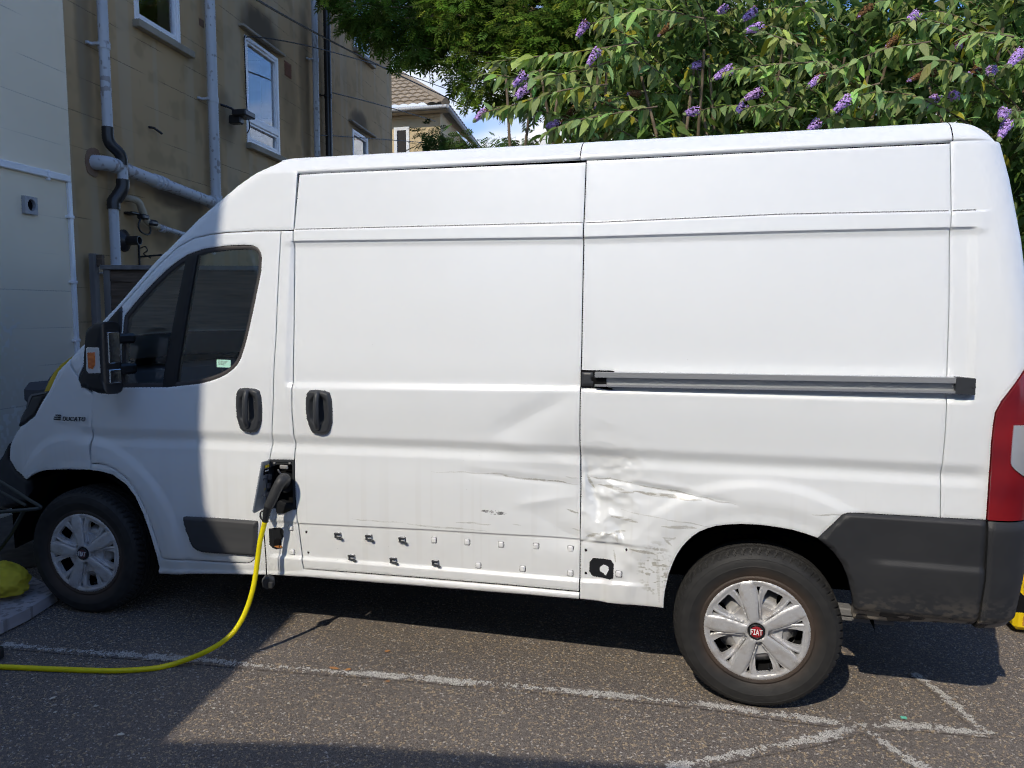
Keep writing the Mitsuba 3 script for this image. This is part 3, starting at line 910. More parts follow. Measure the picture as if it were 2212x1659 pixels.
liner = liner.intersection(Polygon(S(door_front[::-1] + door_top + door_edge[1:])).buffer(0)).intersection(sbox(-.5, 1.2, 1.26, 2.25))
add('door_lining', sheet(liner, lambda x, z: flank(x, z) + .045, .05, .05, .001), 'mat_interior', DOOR)

# wheel arch liners
for (hx, hz) in (HUB_F, HUB_R):
    prof = [(.455, .035), (.455, .50), (.05, .50)]
    m = lathe(prof, 64, 'y', (hx, 0, hz))
    c = m.triangles_center
    m = m.submesh([np.where(c[:, 2] > .40)[0]], append=True)
    add('wheel_arch_liner', m, 'mat_dark', VAN, smooth=40)

# ---- wheels
def tyre_mesh():
    R, w = .325, .215
    half = [((q_ - .205) * 1.15 + .205, y_) for q_, y_ in [(.205, .012), (.213, .004), (.222, .002), (.228, .006), (.245, -.004), (.262, -.008), (.266, -.0095), (.269, -.008), (.282, -.008), (.292, -.004), (.294, -.0045), (.298, -.001), (.306, .006), (.312, .013), (.3165, .022), (.3190, .030), (.3215, .037), (.3225, .046), (.314, .048), (.314, .054), (.3238, .056), (.3245, .080), (.316, .082), (.316, .089), (.325, .091), (.325, .1075)]]
    full = np.array(half + [(r, w - y) for r, y in half[::-1]])
    n = 512
    m = lathe(full, n, 'y')
    k = len(full)
    v = m.vertices.reshape(k, n, 3).copy()
    a = np.arange(n) * 2 * np.pi / n
    r = full[:, 0]
    for i in range(k):
        dpt = min(full[i, 1], w - full[i, 1])
        s = sstep(.007, .018, dpt) * (1 - sstep(.046, .05, dpt))
        ph = (a * 64 / (2 * np.pi) + dpt * 9) % 1.0
        notch = ((ph < .26).astype(float)) * s * .011
        ph2 = (a * 64 / (2 * np.pi) + dpt * 14 + .3) % 1.0
        notch += ((ph2 < .14).astype(float)) * (dpt > .054) * .004
        f = 1 - notch / r[i]
        v[i, :, 0] *= f
        v[i, :, 2] *= f
    return trimesh.Trimesh(v.reshape(-1, 3), m.faces[:, ::-1], process=False)


def polar(*rt):
    return [(r * math.cos(math.radians(t)), r * math.sin(math.radians(t))) for r, t in rt]


def rot2(pts, a):
    c, s = math.cos(math.radians(a)), math.sin(math.radians(a))
    return [(x * c - z * s, x * s + z * c) for x, z in pts]


RC = .2125
GAPS = [283 + 72 * k for k in range(5)]
# drawn round the direction +x: window, side slits, ribs and the tapering recess between two spokes
WINDOW = Polygon([(.108, -.026), (.150, -.034), (.178, -.034), (.182, -.028), (.182, .028), (.178, .034), (.150, .034), (.108, .026), (.104, .018), (.104, -.018)]).buffer(-.004).buffer(.004)
SLIT = Polygon([(.128, .046), (.181, .058), (.171, .078), (.160, .070)])
VEE = Polygon([(.048, -.010), (.048, .010), (.125, .050), (.182, .094), (.187, .084), (.190, .05), (.190, -.05), (.187, -.084), (.182, -.094), (.125, -.050)])
RIB = Polygon([(.062, .0075), (.125, .040), (.150, .047), (.193, .052), (.191, .066), (.150, .058), (.122, .0485), (.058, .0125)])


def spin(poly, a):
    return shapely.affinity.rotate(poly, a, origin=(0, 0))


def mirror(poly):
    return shapely.affinity.scale(poly, 1, -1, origin=(0, 0))


def disc_sheet(poly, y, h=.008, bev=.003, fold=.01, cone=0.0):
    def yf(x, z):
        r = np.hypot(x, z)
        return y + roll(shapely.distance(shapely.points(x, z), poly.boundary), bev) + cone * (r / RC) ** 2
    return sheet(poly, yf, h, h, fold, .0005)


def wheel(hx, hz, steer, name_label, badge_mat='mat_badge_red'):
    w = number(VAN + '__wheel')
    labels[w] = {'label': name_label}
    M = T().translate([hx, .024, hz]).rotate([0, 0, 1], steer)
    def put(nm, mesh, mat, smooth=True):
        add(nm, mesh, mat, w, smooth=smooth, to_world=M)
    put('tyre', tyre_mesh(), 'mat_tyre', 24)
    # pressed steel wheel behind the cover, with its round vents
    steel = Point(0, 0).buffer(.20, 32)
    for k in range(10):
        a = math.radians(36 * k + 14)
        steel = steel.difference(Point(.150 * math.cos(a), .150 * math.sin(a)).buffer(.019, 12))
    st = sheet(steel, lambda x, z: .060 - .028 * np.exp(-((np.hypot(x, z) - .112) / .030) ** 2) + .055 * sstep(.13, .19, np.hypot(x, z)), .008, .008, .01, 0)
    put('steel_disc', st, 'mat_steel')
    put('rim_well', lathe([(.203, .004), (.2, .05), (.19, .10), (.03, .115)], 48, 'y'), 'mat_dark')
    disc = Point(0, 0).buffer(RC, 64)
    vees = shapely.union_all([spin(VEE, g) for g in GAPS])
    spokes = disc.difference(vees.buffer(.0015)).difference(Point(0, 0).buffer(.036, 32))
    holes = shapely.union_all([spin(WINDOW, g) for g in GAPS] + [spin(SLIT, g) for g in GAPS] + [spin(mirror(SLIT), g) for g in GAPS])
    floor_ = vees.buffer(.004).intersection(disc.buffer(-.004)).difference(holes)
    fl = max(floor_.geoms, key=lambda q: q.area) if hasattr(floor_, 'geoms') and len(floor_.geoms) == 1 else floor_
    parts = list(fl.geoms) if hasattr(fl, 'geoms') else [fl]
    ms = []
    for q in parts:
        if q.area > 1e-4:
            ms.append(sheet(q, lambda x, z: .006 + .020 * sstep(.19, .05, np.hypot(x, z)) - .004 * sstep(.19, .205, np.hypot(x, z)), .006, .006, .022, .0))
    put('cover_floor', trimesh.util.concatenate(ms), 'mat_hubcap')
    sp = list(spokes.geoms) if hasattr(spokes, 'geoms') else [spokes]
    put('cover_spokes', trimesh.util.concatenate([disc_sheet(q, -.008, .007, .0035, .026, .010) for q in sp if q.area > 1e-4]), 'mat_hubcap')
    for g in GAPS:
        for R in (RIB, mirror(RIB)):
            put('cover_rib', disc_sheet(spin(R, g), .0005, .005, .003, .022, .006), 'mat_hubcap')
    put('centre_ring', lathe([(.0320, .004), (.0320, -.010), (.0300, -.0125), (.0250, -.0125), (.0245, -.010)], 48, 'y'), 'mat_black_plastic')
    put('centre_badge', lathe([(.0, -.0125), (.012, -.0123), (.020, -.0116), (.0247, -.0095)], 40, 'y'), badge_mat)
    t = meshkit.text_mesh('FIAT', .0180, .0012, True)
    t.apply_scale([.84, 1.25, 1])
    b = t.bounds
    t.apply_translation([-(b[0, 0] + b[1, 0]) / 2, -(b[0, 1] + b[1, 1]) / 2, 0])
    t.apply_transform(np.array([[1, 0, 0, 0], [0, 0, -1, -.0128], [0, 1, 0, 0], [0, 0, 0, 1.0]]))
    put('badge_lettering', t, 'mat_white_print', False)
    # valve
    a = math.radians(GAPS[0] + 6)
    put('valve', tube([(.170 * math.cos(a), .05, .170 * math.sin(a)), (.168 * math.cos(a), .004, .168 * math.sin(a))], .0045, 8), 'mat_black_plastic')


import shapely.ops
wheel(HUB_F[0], HUB_F[1], 3.0, 'front wheel in the shade', 'mat_badge_shaded')
wheel(HUB_R[0], HUB_R[1], 0.0, 'rear wheel in the sun with a brown dusty tyre')
for (hx, hz) in (HUB_F, HUB_R):
    m = tyre_mesh()
    m.apply_translation((hx, WIDTH - .24, hz))
    m2 = lathe([(.21, .05), (.02, .06)], 32, 'y', (hx, WIDTH - .24, hz))
    add('far_wheel', [m, m2], 'mat_tyre', VAN)

# ---- lamps, bumpers and cladding at the back
clad_px = [(1766.6, 1162.6), (1819, 1111), (1831.5, 1107.8), (2129, 1124.2), (2131, 1150), (2124, 1252.6), (2107, 1354), (1980, 1351), (1846.5, 1345), (1845, 1318), (1841.5, 1290), (1831.5, 1247.6), (1819, 1217.6), (1799, 1190)]
cpoly = SP(clad_px, .004)
cl = S([(1896, 1212), (2090, 1228), (1900, 1216)])


def clad_y(x, z):
    d = shapely.distance(shapely.points(x, z), cpoly.boundary)
    zl = np.interp(x, cl[:2, 0], cl[:2, 1])
    y = flank(x, z) - .016 + roll(d, .012)
    y = y - .010 * sstep(zl + .012, zl - .006, z) * sstep(cl[0, 0] - .06, cl[0, 0] + .06, x)
    y = y - .006 * sstep(.22, .0, np.hypot(x - HUB_R[0], z - HUB_R[1]) - .44)
    return y + .05 * sstep(.51, .45, z)


add('rear_cladding', sheet(cpoly, clad_y, .012, .010, .05), 'mat_cladding', VAN, smooth=True)
bump_px = [(2132.5, 1127), (2196, 1120.5), (2211, 1128), (2213, 1180), (2205, 1250), (2190, 1310), (2184, 1360), (2108.5, 1356), (2126, 1252.6)]
# the bumper end, wrapping round the rear corner
b0 = S([(2132.5, 1127), (2126, 1252.6), (2109, 1356)])
rows = []
for zz in np.linspace(.885, .455, 22):
    xa = np.interp(zz, b0[::-1, 1], b0[::-1, 0])
    xe = float(np.interp(zz, [.44, .54, .65, .87], [4.410, 4.422, 4.436, 4.448]))
    row = [(xa, .02 - .004, zz), (xa + .002, -.014, zz), (xa + .01, -.018, zz)]
    flat = np.linspace(xa + .02, xe - .16, 6)
    row += [(x, -.018 + .004 * (x - xa), zz) for x in flat]
    for t in np.linspace(0, np.pi / 2, 10)[1:]:
        row.append((xe - .16 + .16 * math.sin(t), .152 - .17 * math.cos(t) + .002, zz))
    row += [(xe + .012, .5, zz), (xe + .015, 1.025, zz), (xe, 1.9, zz)]
    r = np.array(row)
    r[:, 1] += .05 * sstep(.50, .45, zz) + .015 * sstep(.86, .89, zz)
    rows.append(r)
m_ = len(rows[0])
i, j = np.meshgrid(np.arange(len(rows) - 1), np.arange(m_ - 1), indexing='ij')
q4 = np.stack([(i + 1) * m_ + j, (i + 1) * m_ + j + 1, i * m_ + j + 1, i * m_ + j], -1).reshape(-1, 4)
top = np.vstack([rows[0], rows[0] + [[-.08, .06, 0]]])
j = np.arange(m_ - 1)
qt = np.stack([j, j + 1, j + 1 + m_, j + m_], -1)
add('rear_bumper', [trimesh.Trimesh(np.vstack(rows), np.vstack([q4[:, [0, 1, 2]], q4[:, [0, 2, 3]]]), process=False),
                    trimesh.Trimesh(top, np.vstack([qt[:, [0, 1, 2]], qt[:, [0, 2, 3]]]), process=False)], 'mat_cladding', VAN, smooth=45)
# tail lamp: a tall red lens round the corner with a clear window
le = S([(2131, 1123), (2134, 1085), (2137, 1040), (2142, 957), (2146, 920), (2150.6, 891), (2164, 867), (2182, 844), (2212, 807), (2226, 790)])
zs = np.linspace(le[0, 1] + .002, le[-1, 1], 46)
xl = np.interp(zs, le[:, 1], le[:, 0]) + .002


def lamp_sheet(t0, t1, zsel, off):
    rows = []
    for zz, xa in zip(zs, xl):
        if not (zsel[0] <= zz <= zsel[1]):
            continue
        x_end = np.interp(zz, OUT_R[::-1, 1], OUT_R[::-1, 0]) + .012
        span = np.linspace(t0(zz), t1(zz), 14)
        row = []
        for t in span:
            x = xa + (x_end - xa) * min(t, 1)
            x = min(x, x_end)
            dd = x_end - x
            y = float(flank(x, zz)) + float(roll(np.array(dd), .15)) - off + max(t - 1, 0) * .25
            row.append((x + max(t - 1, 0) * .01, y, zz))
        rows.append(row)
    r = np.array(rows)
    a, b = r.shape[:2]
    i, j = np.meshgrid(np.arange(a - 1), np.arange(b - 1), indexing='ij')
    q = np.stack([i * b + j, i * b + j + 1, (i + 1) * b + j + 1, (i + 1) * b + j], -1).reshape(-1, 4)
    front = trimesh.Trimesh(r.reshape(-1, 3), np.vstack([q[:, [0, 1, 2]], q[:, [0, 2, 3]]]), process=False)
    e = np.vstack([r[:, 0], r[:, 0] + [[0, .03, 0]]])
    i = np.arange(a - 1)
    qe = np.stack([i, i + 1, i + 1 + a, i + a], -1)
    e2 = np.vstack([r[0], r[0] + [[0, .03, 0]]]); i2 = np.arange(b - 1)
    qe2 = np.stack([i2 + b, i2 + 1 + b, i2 + 1, i2], -1)
    return trimesh.util.concatenate([front, trimesh.Trimesh(e, np.vstack([qe[:, [0, 1, 2]], qe[:, [0, 2, 3]]]), process=False), trimesh.Trimesh(e2, np.vstack([qe2[:, [0, 1, 2]], qe2[:, [0, 2, 3]]]), process=False)])


lamp = add('tail_lamp', lamp_sheet(lambda z: 0.0, lambda z: 1.5, (0, 3), .010), 'mat_red_lens', VAN, smooth=50)
zc = S([(2184, 913), (2180, 1010), (2205, 1053)])[:, 1]
add('clear_window', lamp_sheet(lambda z: .34 + .50 * sstep(zc[1] + .02, zc[2], z), lambda z: 1.52, (zc[2], zc[0]), .016), 'mat_clear_lens', lamp, smooth=50)

# ---- moulding, handles, rail, clips
mpx = [(398, 1116.5), (402, 1115.2), (470, 1118.6), (557.5, 1125), (555.5, 1165), (552.5, 1200), (500, 1196), (442, 1192), (430, 1188), (419, 1180.6), (408, 1154), (400, 1128)]
add('door_moulding', over(mpx, .021, .005, .009, .008, .04, .001, .010), 'mat_moulding', DOOR, smooth=True)


def handle(cx, cy, sx, parent, pitch):
    px = lambda a, b: (cx + a * sx, cy + b + a * sx * pitch)
    plate = [px(-25, -40), px(-20, -47), px(-8, -49), px(12, -48), px(22, -44), px(26, -30), px(27.5, -5), px(27, 20), px(22, 38), px(16, 45), px(4, 47.5), px(-12, 45), px(-18, 38), px(-25, 15), px(-27, -10), px(-26.5, -30)]
    P = SP(plate, .004)
    bowl = SP([px(-19, -25), px(-10, -38), px(8, -40), px(19, -30), px(21, -5), px(17, 18), px(8, 28), px(-8, 27), px(-17, 15), px(-20, -5)], .01)

    def yf(x, z):
        pt = shapely.points(x, z)
        d = shapely.distance(pt, P.boundary)
        y = body(x, z, True, None) - .020 + roll(d, .014)
        ins = np.where(shapely.contains_xy(bowl, x, z), shapely.distance(pt, bowl.boundary), 0)
        return y + .017 * sstep(0, .020, ins)
    h = add('door_handle', sheet(P, yf, .005, .005, .012, .002), 'mat_handle', parent, smooth=True)
    c = S([px(0, -43), px(.5, -38), px(1, -20), px(1.5, 0), px(1, 18), px(.5, 27), px(0, 32)])
    yy = [.016, .030, .040, .042, .038, .028, .016]
    pts = np.array([(p[0], float(flank(*p)) - o, p[1]) for p, o in zip(c, yy)])
    pts = catmull(pts, 6)
    g = tube(pts, .0135, 12)
    ctr = pts.mean(0)
    add('pull', g, 'mat_handle', h, smooth=60)
    kx = S([px(3, 38)])[0]
    add('lock', lathe([(.0, -.004), (.006, -.004), (.007, 0)], 16, 'y', (kx[0], float(flank(*kx)) - .012, kx[1])), 'mat_black_plastic', h)


handle(539, 887, 1.0, DOOR, 0.06)
handle(691, 891, 1.03, SLIDE, 0.06)

# sliding-door rail on the rear quarter
r0 = S([(1287, 803), (1287, 834), (2062, 814.5), (2062, 848.5)])
zt0, zb0, zt1, zb1 = r0[0, 1], r0[1, 1], r0[2, 1], r0[3, 1]
QUA = VAN + '__rear_quarter'


def rail_bar(z0a, z1a, z0b, z1b, y0, y1, x0, x1):
    v = np.array([(x0, y0, z0a), (x0, y1, z0a), (x0, y1, z1a), (x0, y0, z1a), (x1, y0, z0b), (x1, y1, z0b), (x1, y1, z1b), (x1, y0, z1b)], float)
    return trimesh.convex.convex_hull(v)


xa, xb = r0[0, 0], r0[2, 0]
rail = number(QUA + '__door_rail')
fy = -.018
h1 = (zt0 - zb0)
h2 = (zt1 - zb1)
scene[rail] = mikit.ply(trimesh.util.concatenate([
    rail_bar(zt0 - .36 * h1, zt0, zt1 - .36 * h2, zt1, fy, .016, xa, xb),
    rail_bar(zb0, zb0 + .15 * h1, zb1, zb1 + .15 * h2, fy, .016, xa, xb),
    rail_bar(zb0, zt0, zb1, zt1, .008, .016, xa, xb)]), 'mat_rail')
rb = S([(1255.5, 801), (1287, 803), (1283, 836), (1255.5, 835)])
add('rail_bracket', over([(1255.5, 803), (1282, 803.5), (1283, 815), (1278, 816), (1278, 822), (1283, 823), (1281, 835), (1255.5, 834)], .006, .002, .008, .008, .02, .002, .004), 'mat_handle', QUA, smooth=True)
add('rail_gasket', over([(1255, 799.5), (1318, 800.5), (1330, 803), (1310, 808), (1310, 836), (1330, 842), (1312, 842), (1292, 838), (1255, 837)], .0015, .002, .01, .01, .01, .0005), 'mat_dark', QUA, smooth=True)
ec = S([(2061, 813), (2103, 816.5), (2103, 852), (2061, 849.5)])
add('rail_end', [rail_bar(ec[3, 1], ec[0, 1], ec[2, 1], ec[1, 1], -.021, .016, ec[0, 0], ec[1, 0]), lathe([(0, -.002), (.006, -.002), (.007, 0)], 14, 'y', (ec[0, 0] + .06, -.0215, (ec[0, 1] + ec[3, 1]) / 2 - .004))], 'mat_handle', QUA)

# pads, broken clips and holes where the lower cladding was torn off
def pad(px, holder, broken=False, small=False, y_add=.004):
    c = S([px])[0]
    y = float(body(np.array([c[0]]), np.array([c[1]]), True, dents_quarter if holder == QUA else dents_slide if holder == SLIDE else None)[0])
    if small:
        add('clip_hole', lathe([(0, -.0006), (.0055, -.0006), (.006, .001)], 14, 'y', (c[0], y, c[1])), 'mat_dark', holder)
        return
    k = add('clip_pad', box(c[0] - .0115, c[0] + .0115, y - .006, y + .004, c[1] - .0125, c[1] + .0125, .004), 'mat_white_print', holder)
    ring = box(c[0] - .0135, c[0] + .0155, y - .002, y + .004, c[1] - .0155, c[1] + .0145, .004)
    add('rim', ring, 'mat_clip_grey', k)
    if broken:
        add('clip', [box(c[0] - .018, c[0] + .014, y - .016, y - .005, c[1] + .004, c[1] + .012, .002), box(c[0] - .016, c[0] + .014, y - .016, y - .006, c[1] - .012, c[1] - .005, .002), box(c[0] - .016, c[0] - .008, y - .014, y - .005, c[1] - .010, c[1] + .010, .002), box(c[0] + .008, c[0] + .026, y - .018, y - .004, c[1] - .018, c[1] - .010, .003)], 'mat_handle', holder)


for q, br in [((730, 1156.5), 1), ((797, 1161), 1), ((869, 1166), 1), ((936, 1167.5), 0), ((1008, 1171.8), 0), ((1081, 1176.8), 0), ((1156.5, 1181), 0), ((1231, 1187.6), 0),
              ((760, 1204), 1), ((850, 1210.5), 1), ((941, 1216), 1), ((1032, 1222), 0), ((1128, 1229), 0), ((1231, 1239), 0)]:
    pad(q, SLIDE, br)
for q in [(660, 1150), (664.5, 1194.5)]:
    pad(q, SLIDE, small=True)
for q in [(626, 1141), (630, 1193)]:
    pad(q, VAN + '__side_frame')
for q in [(1337, 1238.5)]:
    pad(q, QUA)
for q in [(1265, 1189.5), (1265, 1239), (1354, 1187.5)]:
    pad(q, QUA, small=True)


def plate(px, mat, holder, name, off, label=None):
    p = SP(px)
    c = np.array(p.centroid.coords)[0]
    return add(name, sheet(p, lambda x, z: body(x, z, True, dents_quarter if holder == QUA else None) - off, .012, .012, .002, .0003), mat, holder, smooth=True, label=label)


# torn black mounting pads with a hole through them
plate([(1273, 1215), (1281, 1206), (1319, 1210), (1326, 1219), (1325, 1248), (1317, 1251), (1280, 1245), (1272.5, 1235)], 'mat_black_plastic', QUA, 'torn_pad', .003)
plate([(1295.5, 1226), (1304, 1220), (1314, 1224), (1315.5, 1230), (1309, 1243), (1302, 1237), (1296, 1234)], 'mat_paint_plain', QUA, 'bare_metal', .0055)
plate([(581, 1142), (604, 1140), (611, 1146), (611, 1160), (606, 1167), (607, 1184), (596, 1187), (588, 1184), (582, 1176)], 'mat_black_plastic', VAN + '__side_frame', 'torn_pad', .003)
plate([(592, 1167), (597, 1163.5), (605, 1165), (606, 1176), (594, 1179.5), (590, 1177)], 'mat_dark', VAN + '__side_frame', 'pad_hole', .0055)
plate([(591, 1180), (606, 1178), (610, 1183), (602, 1184.5)], 'mat_orange_rust', VAN + '__side_frame', 'rusty_edge', .006)

# dark sealed joint along the upper body seam
for (pts, holder) in (([(637, 497), (900, 490.7), (1261, 482)], SLIDE), ([(1263, 483), (1687, 464.5), (2051, 457)], QUA), ([(2055, 457), (2085, 456), (2111, 455)], VAN + '__rear_corner')):
    q = S(pts)
    xs_ = np.linspace(q[0, 0] + .004, q[-1, 0] - .004, 60)
    zz_ = np.interp(xs_, q[:, 0], q[:, 1]) + .0035
    rows_ = [np.c_[xs_, body(xs_, zz_ + dz, True, None) - .0020, zz_ + dz] for dz in (-.0021, .0021)]
    i = np.arange(59)
    fq = np.stack([i, i + 1, i + 61, i + 60], 1)
    add('seam_sealant', trimesh.Trimesh(np.vstack(rows_), np.vstack([fq[:, [0, 1, 2]], fq[:, [0, 2, 3]]]), process=False), 'mat_clip_grey', holder)

# badge on the front wing
e0 = S([(140, 908), (188.5, 909)])
tx = meshkit.text_mesh('DUCATO', .021, .003, True)
b = tx.bounds
tx.apply_translation([-b[0, 0], 0, 0])
L = b[1, 0] - b[0, 0]
W_ = np.hypot(*(e0[1] - e0[0]))
tx.apply_scale([W_ / L, 1.0, 1])
tx.vertices[:, 0] += tx.vertices[:, 1] * .25
dirx = (e0[1] - e0[0]) / W_
v = tx.vertices.copy()
xx = e0[0, 0] + v[:, 0] * dirx[0] - v[:, 1] * 0
zz = e0[0, 1] + v[:, 0] * dirx[1] + v[:, 1]
tx.vertices = np.c_[xx, flank(xx, zz) - .0125 - v[:, 2], zz]
WING = VAN + '__front_wing'
badge = number(WING + '__badge')
bars = []
for k in range(3):
    a_, b_ = S([(121.5 + (k == 0) * 3, 896 + 4.4 * k), (131.5 + 1.5 * (k == 0), 896.5 + 4.4 * k)])
    bars.append(box(a_[0], b_[0], float(flank(*a_)) - .017, float(flank(*a_)) - .008, a_[1] - .003, a_[1] + .003, .001))
scene[badge] = mikit.ply(trimesh.util.concatenate([tx] + bars), 'mat_gun')

# ---- nearside mirror on its arm
mir = number(VAN + '__door_mirror')


def mirror_shape(px, y0, y1, r=.03, mat='mat_black_plastic', nm=None):
    q0 = on_y(px, y0)[:, [0, 2]]
    return Polygon(q0), y0, y1


hp = Polygon(on_y([(181, 742), (183, 716), (189, 706), (199, 699), (217, 697), (219, 760), (222, 830), (226, 851), (206, 849), (190, 843), (182, 832), (178, 800), (179, 770)], -.205)[:, [0, 2]]).buffer(.008).buffer(-.004)
hull = []
for y, s, dx in ((-.208, .80, .0), (-.197, .95, .0), (-.180, 1.0, .0), (-.125, 1.02, -.002), (-.095, .97, .0), (-.08, .86, .0)):
    c = np.array(hp.centroid.coords)[0]
    ring = np.array(shapely.segmentize(hp.exterior, .01).coords)[:-1]
    ring = c + (ring - c) * s + [dx, 0]
    hull.append(np.c_[ring[:, 0], np.full(len(ring), y), ring[:, 1]])
n_ = len(hull[0])
v = np.vstack(hull + [hull[0].mean(0)[None], hull[-1].mean(0)[None]])
f = []
for a in range(len(hull) - 1):
    i = np.arange(n_); j = (i + 1) % n_
    f += [np.stack([a * n_ + i, (a + 1) * n_ + j, a * n_ + j], 1), np.stack([a * n_ + i, (a + 1) * n_ + i, (a + 1) * n_ + j], 1)]
i = np.arange(n_); j = (i + 1) % n_
f += [np.stack([i * 0 + len(hull) * n_, i, j], 1), np.stack([i * 0 + len(hull) * n_ + 1, (len(hull) - 1) * n_ + j, (len(hull) - 1) * n_ + i], 1)]
mh = trimesh.Trimesh(v, np.vstack(f), process=False)
trimesh.repair.fix_normals(mh)
scene[mir] = mikit.ply(mh, 'mat_black_plastic', smooth=40)
xm = hull[2][:, 0].max()
zmid = hp.centroid.y
zmin, zmax = hp.bounds[1], hp.bounds[3]
add('mirror_glass', [box(xm - .010, xm + .0015, -.172, -.098, zmid - .02, zmax - .05, .003)], 'mat_mirror', mir)
add('wide_glass', [box(xm - .010, xm + .0015, -.172, -.098, zmin + .05, zmid - .05, .003)], 'mat_mirror', mir)
lp = Polygon(on_y([(185, 752), (188, 750), (212.5, 751), (216, 806), (190, 806.5), (185.5, 800)], -.212)[:, [0, 2]])
add('indicator', sheet(lp, lambda x, z: -.208 + x * 0 - .003, .006, .006, .012, .001), 'mat_clear_lens', mir, smooth=True)
lp2 = Polygon(on_y([(187.5, 762), (203, 761), (204, 788), (199, 797), (190, 796)], -.216)[:, [0, 2]])
add('indicator_bulb', sheet(lp2, lambda x, z: -.213 + x * 0 - .002, .006, .006, .006, .001), 'mat_amber', mir, smooth=True)
ab = S([(203, 722), (250, 720), (252, 838), (205, 838)])
add('mirror_arm', [box(xm - .10, xm - .035, -.10, .06, 1.345, 1.40, .012), box(xm - .10, xm - .035, -.10, .06, 1.50, 1.55, .012)], 'mat_black_plastic', mir)
add('mirror_base', over([(236, 690), (250, 672), (266, 658), (264, 700), (258, 760), (257, 838), (175, 838), (170, 815), (182, 795), (200, 760), (212, 730)], .012, .01, .012, .012, .03, .004, .01), 'mat_black_plastic', DOOR, smooth=True)

# ---- charging port: box, open flap, plug, cap
FR = VAN + '__side_frame'
pp = S(port_px)
port = number(FR + '__charging_port')
cx0, cx1 = pp[:, 0].min(), pp[:, 0].max()
scene[port] = mikit.ply(sheet(port_poly.buffer(.003), lambda x, z: .045 + x * 0, .02, .02, .001), 'mat_dark')
frame = port_poly.difference(port_poly.buffer(-.010))
add('port_frame', sheet(frame, lambda x, z: flank(x, z) - .002, .01, .01, .05, .001), 'mat_handle', port, smooth=True)
band = SP([(580, 995), (634, 996), (634.3, 1007), (625, 1004), (605, 1003), (590, 1006), (579, 1012)])
add('port_top', sheet(band, lambda x, z: flank(x, z) + .004, .01, .01, .03), 'mat_handle', port, smooth=True)
for q in [(592.5, 999.5), (625.5, 1000.5)]:
    c = S([q])[0]
    add('screw', lathe([(0, -.004), (.005, -.004), (.0065, 0)], 12, 'y', (c[0], .003, c[1])), 'mat_steel', port)
c = S([(612, 1009.5)])[0]
add('status_lamp', box(c[0] - .022, c[0] + .022, .0, .012, c[1] - .010, c[1] + .010, .004), 'mat_steel', port)
so = S([(612, 1045)])[0]
add('socket', lathe([(0, .01), (.045, .01), (.050, .018), (.050, .045)], 32, 'y', (so[0], 0, so[1])), 'mat_black_plastic', port, smooth=40)
lw = SP([(596, 1086), (606, 1080), (634, 1090), (634, 1100), (618, 1107), (600, 1109)])
add('port_latch', sheet(lw, lambda x, z: flank(x, z) - .012, .01, .01, .03), 'mat_black_plastic', port, smooth=True)
# flap, hinged on the port's front edge and swung open towards the camera
fh = np.array([np.r_[S([(584, 993.8)])[0], 0], np.r_[S([(574.5, 1096)])[0], 0]])
h0 = np.array([fh[0, 0], -.006, fh[0, 1]]); h1_ = np.array([fh[1, 0], -.006, fh[1, 1]])
f0 = on_y([(567.5, 998)], -.125)[0]; f1 = on_y([(548, 1104)], -.125)[0]; f2 = on_y([(550.3, 1108.5)], -.118)[0]
nf = np.cross(h1_ - h0, f0 - h0); nf /= np.linalg.norm(nf)
ring = np.array([h0, f0, f1, f2, h1_])
vv = np.vstack([ring, ring + nf * .006])
mesh = trimesh.convex.convex_hull(vv)
flap = add('flap', mesh, 'mat_flap', port)
if nf @ (EYE - h0) < 0:
    nf = -nf


def on_flap(a, b, w, h, mat, nm, th=.002):
    """a across from hinge to free edge, b down from the top, both 0..1"""
    def P(s, t):
        top_ = h0 + (f0 - h0) * s; bot_ = h1_ + (f1 - h1_) * s
        return top_ + (bot_ - top_) * t
    r = np.array([P(a - w, b - h), P(a + w, b - h), P(a + w, b + h), P(a - w, b + h)])
    add(nm, trimesh.convex.convex_hull(np.vstack([r + nf * .0065, r + nf * (.0065 + th)])), mat, flap)


on_flap(.50, .10, .27, .030, 'mat_yellow_paint', 'label')
on_flap(.52, .21, .27, .060, 'mat_dark', 'label')
for k in range(4):
    on_flap(.34 + .12 * k, .19, .04, .014, 'mat_white_print', 'label_mark', .003)
for b_ in (.34, .52, .70):
    on_flap(.10, b_, .10, .05, 'mat_clip_grey', 'hinge_tab', .010)
for a_ in (.42, .66):
    on_flap(a_, .36, .025, .025, 'mat_dark', 'slot', .001)
on_flap(.55, .70, .10, .012, 'mat_steel', 'catch', .008)
on_flap(.38, .58, .05, .02, 'mat_yellow_paint', 'label', .001)

# plug and yellow cable
PLUG = thing('charging_plug', 'black curved charging plug pushed into the van flank port', 'charging plug')
gp = np.array([np.r_[on_y([q[:2]], q[2])[0]] for q in [(613, 1046, .012), (615, 1040, -.02), (614, 1034, -.06), (607, 1040, -.088), (598, 1056, -.100), (589, 1076, -.108), (580, 1094, -.112)]])
gp = catmull(gp, 8)
rad = np.interp(np.linspace(0, 1, len(gp)), [0, .2, .38, .6, .85, 1], [.026, .027, .027, .0245, .0235, .022])
add('grip', tube(gp, rad, 18), 'mat_gun', PLUG, smooth=50)
bp = np.array([on_y([q[:2]], q[2])[0] for q in [(580, 1093.5, -.112), (577, 1104, -.114), (574.6, 1116, -.117), (572.8, 1128, -.120)]])
bp = catmull(bp, 20)
rr_ = np.linspace(.0175, .0125, len(bp)) + .0022 * (np.sin(np.linspace(0, 11 * 2 * np.pi, len(bp))) > 0)
add('strain_relief', tube(bp, rr_, 16), 'mat_black_plastic', PLUG, smooth=25)
